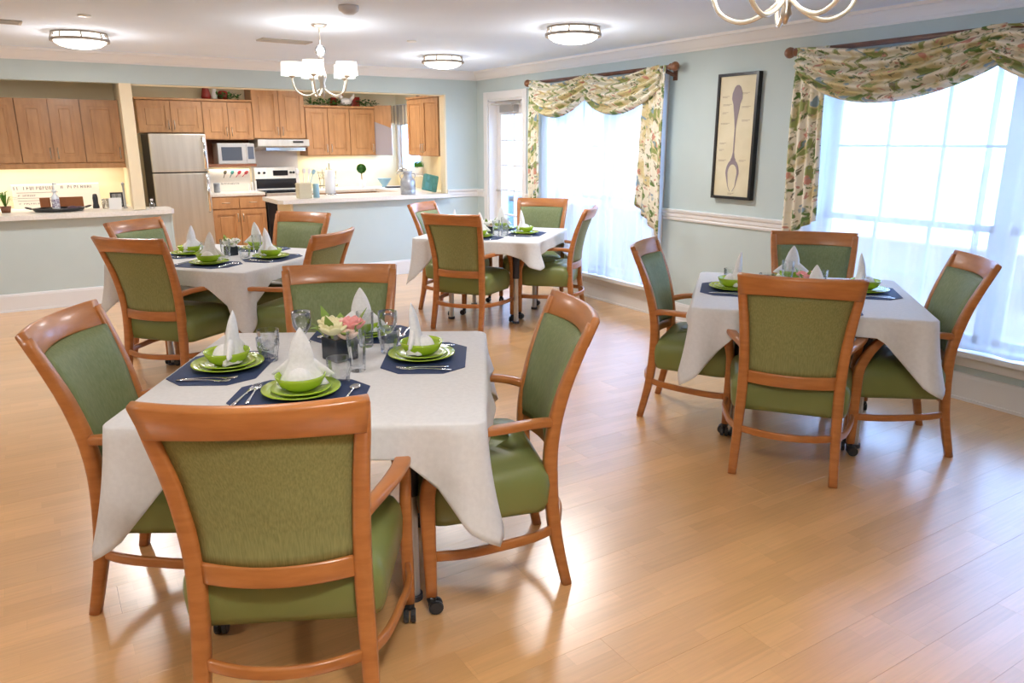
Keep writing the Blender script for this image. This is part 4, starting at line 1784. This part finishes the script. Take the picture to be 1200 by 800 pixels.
def foliage(n, rx, ry, rz, seedv, leaf=.05):
    rnd = random.Random(seedv)
    bm = new_bm()
    for _ in range(n):
        p = Vector((rnd.uniform(-rx, rx), rnd.uniform(-ry, ry), rnd.uniform(.1, 1) * rz))
        dr = Vector((rnd.uniform(-1, 1), rnd.uniform(-1, 1), rnd.uniform(-.3, .8))).normalized()
        sd = dr.cross(Vector((0, 0, 1))).normalized()
        q = p + dr * leaf
        a = bm.verts.new(p); b_ = bm.verts.new((p + q) / 2 + sd * leaf * .3 + Vector((0, 0, .006))); c = bm.verts.new(q); d_ = bm.verts.new((p + q) / 2 - sd * leaf * .3 + Vector((0, 0, .006)))
        bm.faces.new((a, b_, c, d_))
    return bm


bm = new_bm()
lathe(bm, [(.05, 0), (.062, .03), (.05, .09), (.04, .13), (.05, .15)], 18)
one('red_jar', 'dark red jar on the cabinet above the refrigerator', 'jar', bm, M_red, (2.03, 10.62, 2.075))
bm = new_bm()
lathe(bm, [(.03, 0), (.038, .05), (.025, .11), (.03, .13)], 16)
one('white_vase', 'small white vase between the red jars above the refrigerator cabinet', 'vase', bm, M_pot, (2.13, 10.60, 2.075))
bm = new_bm()
lathe(bm, [(.06, 0), (.07, .04), (.06, .09), (.045, .11)], 18)
one('red_jar', 'second red jar above the microwave cabinet', 'jar', bm, M_red, (2.24, 10.63, 2.075))
one('ivy_garland', 'dark green ivy trailing on the cabinet above the microwave', 'plant', foliage(90, .16, .05, .06, 3), M_leaf, (2.28, 10.55, 2.075), smooth=False)
one('ivy_garland', 'dark green garland on the cabinets right of the hood', 'plant', foliage(170, .28, .05, .07, 4), M_leaf, (3.58, 10.55, 2.03), smooth=False)
one('ivy_garland', 'dark green garland above the corner cabinet', 'plant', foliage(90, .16, .05, .08, 5), M_leaf, (4.16, 10.55, 2.03), smooth=False)
bm = new_bm()
add_sphere(bm, (0, 0, .06), .055, 1.5, .8, .9)
add_sphere(bm, (-.07, 0, .12), .028)
sweep(bm, [(.06, 0, .08), (.11, 0, .13), (.12, 0, .17)], [(.05, .02), (.04, .02), (.01, .01)], side=(0, 0, 1))
rt = thing('rooster_figurine', 'white ceramic rooster figurine on the right rear cabinets', 'figurine', (3.86, 10.54, 2.03))
obj('bird_body', bm, M_pot, rt, smooth=True)
bm = new_bm()
for k in range(3):
    add_sphere(bm, (-.075 + .014 * k, 0, .148), .010, seg=8)
obj('comb', bm, M_red, rt, smooth=True)
bm = new_bm()
box(bm, -.06, .06, -.04, .04, 0, .13, .01, 2)
one('red_tin', 'red tin box beside the white rooster on the cabinets', 'tin', bm, M_red, (4.02, 10.62, 2.03), smooth=False)
bm = new_bm()
lathe(bm, [(.05, 0), (.05, .10), (.03, .12)], 16)
one('red_jar', 'red jar in the garland right of the hood', 'jar', bm, M_red, (3.72, 10.66, 2.03))
bm = new_bm()
tube(bm, smooth_path([(0, .16, .02), (0, .05, .035), (0, 0, .06), (0, -.06, .035), (0, -.22, .025)], 3), .012, 8)
one('driftwood', 'small dark ornament lying on the honey wooden cabinet', 'ornament', bm, M_dark, (4.46, 9.35, 2.115))

# utensil rack board above short counter
t = thing('utensil_board', 'cream board with coloured painted spoons behind the short counter', 'sign', (1.98, 10.66, .915))
bm = new_bm()
box(bm, 0, .52, 0, .015, 0, .28, .003, 1)
bd = obj('board', bm, M_board, t)
for i, c in enumerate(((.12, .10, .06), (.08, .30, .28), (.45, .04, .06), (.5, .07, .08))):
    bm = new_bm()
    b2 = bmesh.new()
    add_sphere(b2, (0, 0, .04), .026, .8, .12, 1.2, 12)
    box(b2, -.004, .004, -.002, .002, -.04, .01)
    merge(bm, b2, Matrix.Translation((.19 + i * .085, -.003, .21)) @ Matrix.Rotation(R(20 + 9 * i), 4, 'Y'))
    obj('painted_spoon', bm, mat('spoon_paint_%s' % 'abcd'[i], c, .4), bd, smooth=True)


def scribble(w, h, n, seedv, x0=0, z0=0, y=-.001):
    """row of small illegible letter-like strokes"""
    rnd = random.Random(seedv)
    bm = new_bm()
    x = x0
    cw = w / n
    for i in range(n):
        if rnd.random() < .1:
            x += cw
            continue
        box(bm, x, x + cw * .18, y, 0, z0, z0 + h)
        if rnd.random() < .7:
            zz = z0 + h * rnd.choice((0, .45, .85))
            box(bm, x, x + cw * .62, y, 0, zz, zz + h * .15)
        if rnd.random() < .6:
            box(bm, x + cw * .45, x + cw * .62, y, 0, z0 + (0 if rnd.random() < .5 else h * .4), z0 + h)
        x += cw
    return bm


obj('lettering', scribble(.24, .022, 12, 2, .14, .085), M_ink, bd)
bm = new_bm()
lathe(bm, [(.035, 0), (.04, .005), (.04, .10), (.042, .12), (.0385, .12), (.036, .01), (.002, .008)], 18)
one('glass_canister', 'glass canister at the left of the short counter', 'canister', bm, M_pewter, (2.02, 10.45, .9145))
bm = new_bm()
for k in range(3):
    box(bm, -.05 + .04 * k, -.042 + .04 * k, -.04, .04, 0, .10 + .02 * k)
box(bm, -.06, .05, -.05, .05, 0, .012)
one('napkin_holder', 'white paper holder at the right of the short counter', 'holder', bm, M_pot, (2.47, 10.42, .9145), smooth=False)

# peninsula and rear counter
t = thing('utensil_crock', 'beige crock of kitchen utensils on the peninsula end', 'crock', (2.565, 8.50, .938))
bm = new_bm()
box(bm, -.075, .075, -.06, .06, 0, .17, .01, 2)
for k in range(4):
    box(bm, -.078, .078, -.063, .063, .03 + k * .04, .036 + k * .04)
obj('container', bm, mat('woven_beige', (.62, .55, .38), .7), t)
for i, (dx, a, m_) in enumerate(((-.03, -8, M_pot), (.0, 4, M_board), (.03, 12, M_pot), (.05, 20, M_blueglaze))):
    bm = new_bm()
    b2 = bmesh.new()
    tube(b2, [(0, 0, 0), (0, 0, .2)], .006, 8)
    add_sphere(b2, (0, 0, .22), .025, .9, .3, 1.3, 10)
    merge(bm, b2, Matrix.Translation((dx, 0, .08)) @ Matrix.Rotation(R(a), 4, 'Y'))
    obj('utensil', bm, m_, t, smooth=True)
bm = new_bm()
lathe(bm, [(.035, 0), (.035, .15), (.032, .155), (.01, .16)], 16)
one('blue_bottle', 'pale blue canister beside the beige crock on the peninsula', 'canister', bm, M_blueglaze, (2.71, 8.52, .938))
t = thing('paper_towel_stand', 'chrome towel stand with a white roll behind the crock', 'towel stand', (3.0, 9.0 - .12, .938))
bm = new_bm()
lathe(bm, [(.075, 0), (.075, .012), (.008, .015), (.008, .36), (.012, .37), (.002, .38)], 20)
obj('stand', bm, M_chrome, t, smooth=True)
bm = new_bm()
lathe(bm, [(.06, .02), (.06, .29)], 24)
obj('paper_roll', bm, M_pot, t, smooth=True)
t = thing('wire_stand', 'ornate wire plate stand on the rear counter', 'stand', (3.40, 10.56, .914))
bm = new_bm()
for k in range(5):
    x = .02 + k * .055
    tube(bm, smooth_path([(x, 0, 0), (x, -.01, .12), (x + .012 * (k - 2), 0, .24 + .05 * (1 - abs(k - 2) / 2))], 4), .0045, 6)
for z in (.04, .14, .22):
    tube(bm, [(.0, 0, z), (.26, 0, z)], .0045, 6)
for k in range(2):
    tube(bm, [(.02 + .22 * k, 0, .04), (.02 + .22 * k, -.09, .035), (.02 + .22 * k, -.1, .06)], .0045, 6)
for k in range(3):
    tube(bm, [(.06 + k * .07 + .022 * math.cos(2 * PI * i / 10), 0, .18 + .022 * math.sin(2 * PI * i / 10)) for i in range(11)], .0035, 6)
obj('wire_frame', bm, M_dark, t, smooth=True)
t = thing('topiary', 'round green ball topiary in a white pot on the rear counter', 'plant', (4.02, 10.50, .914))
bm = new_bm()
lathe(bm, [(.045, 0), (.05, .01), (.056, .11), (.05, .11), (.048, .1), (.002, .095)], 18)
obj('pot', bm, M_pot, t, smooth=True)
bm = new_bm()
tube(bm, [(0, 0, .09), (0, 0, .21)], .007, 8)
obj('trunk', bm, M_terra, t, smooth=True)
bm = new_bm()
rnd = random.Random(3)
for _ in range(220):
    v = Vector((rnd.gauss(0, 1), rnd.gauss(0, 1), rnd.gauss(0, 1))).normalized()
    p = v * .055 + Vector((0, 0, .265))
    sd = v.cross(Vector((rnd.random(), 1, 0))).normalized() * .013
    q = p + v * .018
    vs = [bm.verts.new(c) for c in (p - sd, q, p + sd)]
    bm.faces.new(vs)
add_sphere(bm, (0, 0, .265), .057, seg=14)
obj('leaf_ball', bm, M_leaf, t)
bm = new_bm()
lathe(bm, [(.04, 0), (.042, .01), (.03, .02), (.06, .06), (.10, .12), (.105, .125), (.098, .125), (.055, .065), (.002, .04)], 24)
one('footed_bowl', 'pale blue footed bowl on the corner counter', 'bowl', bm, M_blueglaze, (4.33, 10.42, .914))
bm = new_bm()
box(bm, -.15, .15, -.05, .05, 0, .02, .006, 1)
one('dish_tray', 'dark tray beside the blue footed bowl', 'tray', bm, M_dark, (4.42, 10.22, .914), smooth=False)
t = thing('milk_can', 'grey metal milk can with curved handles on the peninsula', 'milk can', (3.82, 8.47, .938))
bm = new_bm()
lathe(bm, [(.085, 0), (.09, .01), (.09, .05), (.087, .055), (.09, .06), (.09, .15), (.082, .175), (.055, .205), (.048, .225), (.05, .25), (.062, .275), (.058, .275), (.045, .25), (.002, .24)], 28)
obj('can_body', bm, M_pewter, t, smooth=True)
for s in (-1, 1):
    bm = new_bm()
    tube(bm, smooth_path([(s * .05, 0, .245), (s * .09, 0, .24), (s * .098, 0, .21), (s * .08, 0, .18)], 4), .005, 6)
    obj('handle', bm, M_pewter, t, smooth=True)
bm = new_bm()
tube(bm, smooth_path([(0, 0, 0), (0, 0, .22), (-.02, 0, .27), (-.09, 0, .29), (-.15, 0, .26), (-.16, 0, .21)], 4), .010, 8)
lathe(bm, [(.028, 0), (.028, .01), (.014, .03)], 14)
one('kitchen_faucet', 'chrome gooseneck faucet behind the milk can', 'faucet', bm, M_chrome, (4.35, 9.60, .914), R(-30))
t = thing('teal_basket', 'tilted teal woven caddy at the peninsula right end', 'basket', (4.14, 8.56, .95), R(8))
bm = new_bm()
b2 = bmesh.new()
box(b2, -.10, .10, -.03, .03, 0, .20, .015, 2)
for i in range(2):
    for k in range(2):
        add_sphere(b2, (-.05 + .1 * i, -.03, .055 + .09 * k), .04, 1, .4, 1, 12)
merge(bm, b2, Matrix.Rotation(R(12), 4, 'Y'))
obj('caddy_body', bm, M_teal, t, smooth=False)
t.location.z = .962
t = thing('herb_pot', 'white oval pot of clipped grass on the kitchen window ledge', 'plant', (4.62, 9.86, 1.10))
bm = new_bm()
lathe(bm, [(.05, 0), (.065, .11), (.058, .11), (.002, .10)], 18)
obj('pot', bm, M_pot, t, smooth=True)
bm = new_bm()
rnd = random.Random(8)
for _ in range(140):
    x, y = rnd.uniform(-.055, .055), rnd.uniform(-.055, .055)
    vs = [bm.verts.new(c) for c in ((x - .004, y, .1), (x + .004, y, .1), (x + rnd.uniform(-.01, .01), y, .19 + rnd.uniform(-.01, .01)))]
    bm.faces.new(vs)
obj('grass', bm, mat('bright_grass', (.06, .28, .03), .5), t)
bm = new_bm()
box(bm, XR - .18, XR, 9.70, 10.02, 1.08, 1.10, .004, 1)
tag(obj('wall_shelf', bm, M_trim), 'small white shelf under the clipped grass pot', 'shelf')

# left counter things
CZ = .895
t = thing('letter_board', 'cream board with rows of dark lettering on the left counter', 'sign', (-.19, 9.16, CZ))
bm = new_bm()
box(bm, 0, .78, 0, .015, 0, .24, .003, 1)
bd = obj('board', bm, M_board, t)
obj('lettering', scribble(.36, .032, 13, 5, .02, .185), M_ink, bd)
obj('lettering', scribble(.30, .028, 10, 6, .43, .19), M_ink, bd)
obj('lettering', scribble(.16, .014, 8, 7, .05, .12), M_ink, bd)
obj('lettering', scribble(.18, .014, 9, 8, .05, .04), M_ink, bd)
bm = new_bm()
for z in (.155, .10, .075):
    box(bm, .04, .40, -.001, 0, z, z + .003)
obj('ruled_lines', bm, M_ink, bd)
t = thing('serving_tray', 'black oval tray on the left counter', 'tray', (.185, 8.62, CZ))
bm = new_bm()
n = 28
rings(bm, [[(r * 1.55 * math.cos(2 * PI * i / n), r * math.sin(2 * PI * i / n), z) for i in range(n)] for r, z in ((.11, 0), (.13, .004), (.15, .035), (.145, .036), (.125, .01), (.01, .009))])
obj('tray_base', bm, M_black, t, smooth=True)
for s in (-1, 1):
    bm = new_bm()
    tube(bm, smooth_path([(s * .225, -.05, .032), (s * .27, -.03, .045), (s * .27, .03, .045), (s * .225, .05, .032)], 4), .007, 6)
    obj('handle', bm, M_black, t, smooth=True)
for x, lab, w in ((.08, 'left brown leather menu holder behind the tray', .09), (.30, 'right brown leather box behind the tray', .22)):
    bm = new_bm()
    box(bm, -w / 2, w / 2, -.012, .012, 0, .125, .004, 1)
    one('menu_holder', lab, 'holder', bm, mat('brown_leather', (.30, .10, .03), .5), (x, 8.80, CZ), smooth=False, group='menu holders')
t = thing('soap_bottle', 'clear pump bottle with patterned label on the tray', 'bottle', (.165, 8.60, CZ + .0092))
bm = new_bm()
lathe(bm, [(.03, 0), (.034, .01), (.034, .13), (.014, .155), (.012, .175), (.02, .178), (.02, .2), (.006, .205), (.006, .25)], 18)
box(bm, -.008, .03, -.008, .008, .25, .265)
obj('bottle_body', bm, mat('frosted_bottle', (.75, .80, .85), .15), t, smooth=True)
bm = new_bm()
lathe(bm, [(.0346, .03), (.0346, .11)], 18, cap0=False, cap1=False)
obj('bottle_label', bm, noise_mat('patterned_label', (.8, .8, .82), (.18, .10, .25), (1, 1, 1), 60, .5), t)
bm = new_bm()
add_sphere(bm, (0, 0, .02), .03, 1.6, 1, .7)
add_sphere(bm, (.06, .01, .018), .025, 1.2, 1, .7)
one('dark_fruit', 'dark purple fruit on the right of the black tray', 'fruit', bm, mat('dark_fruit_skin', (.06, .02, .05), .4), (.30, 8.60, CZ + .0095))
bm = new_bm()
lathe(bm, [(.03, 0), (.032, .01), (.024, .05), (.026, .10), (.02, .14), (.004, .145)], 16)
one('pepper_mill', 'grey pepper mill on the left counter', 'mill', bm, M_dark, (.52, 8.85, CZ))
for x, y, lab in ((.60, 8.72, 'left clear jar on the left counter beside the pepper mill'), (.66, 8.68, 'right clear jar on the left counter beside the small frame')):
    bm = new_bm()
    lathe(bm, [(.028, 0), (.032, .01), (.034, .10), (.031, .10), (.028, .012), (.002, .01)], 18)
    one('glass_jar', lab, 'jar', bm, M_glass, (x, y, CZ), group='clear jars')
bm = new_bm()
rings(bm, [[(0, 0, 0), (.11, .02, 0), (.11, .026, 0), (0, .006, 0)], [(0, .025, .11), (.11, .045, .11), (.11, .051, .11), (0, .031, .11)]])
one('folded_card', 'white folded card before the small frame on the left counter', 'card', bm, M_pot, (.62, 8.62, CZ), R(-15), smooth=False)
t = thing('small_frame', 'small dark picture frame leaning on the left counter', 'picture frame', (.66, 8.88, CZ))
bm = new_bm()
for q in ((0, .015, 0, .15), (.105, .12, 0, .15), (.015, .105, 0, .015), (.015, .105, .135, .15)):
    box(bm, q[0], q[1], 0, .012, q[2], q[3])
obj('frame', bm, M_dark, t)
bm = new_bm()
box(bm, .013, .107, .004, .010, .013, .137)
obj('print_sheet', bm, noise_mat('grey_print', (.15, .17, .18), (.5, .52, .52), (1, 1, 1), 30, .5), t)
bm = new_bm()
lathe(bm, [(.02, 0), (.02, .01), (.01, .015), (.01, .22), (.015, .235), (.015, .25), (.002, .26)], 14)
one('candle_stick', 'slim grey candlestick beside the cream pillar', 'candlestick', bm, M_pewter, (.775, 8.70, CZ))
t = thing('spider_plant', 'small leafy plant in a brown pot at the left photo edge', 'plant', (-.25, 8.72, CZ))
bm = new_bm()
lathe(bm, [(.035, 0), (.048, .06), (.042, .06), (.002, .05)], 16)
obj('pot', bm, M_terra, t, smooth=True)
bm = new_bm()
for i in range(16):
    a = i * 2.4
    c, s = math.cos(a), math.sin(a)
    l_ = .07 + .03 * (i % 3)
    sweep(bm, [(0, 0, .05), (c * l_ * .4, s * l_ * .4, .13 + .02 * (i % 4)), (c * l_, s * l_, .11 + .03 * (i % 4))], [(.010, .002), (.012, .002), (.002, .001)], side=(-s, c, 0))
obj('leaves', bm, mat('spider_leaf', (.12, .30, .04), .5), t, smooth=True)
t = thing('desk_bell', 'small clear bottle at the right end of the left counter', 'bottle', (1.00, 8.50, CZ))
t.name = 'clear_bottle'
bm = new_bm()
lathe(bm, [(.022, 0), (.025, .006), (.025, .05), (.01, .065), (.01, .08)], 16)
obj('bottle_body', bm, M_glass, t, smooth=True)
bm = new_bm()
lathe(bm, [(.013, .078), (.013, .095), (.002, .096)], 14)
obj('cap', bm, M_pot, t, smooth=True)
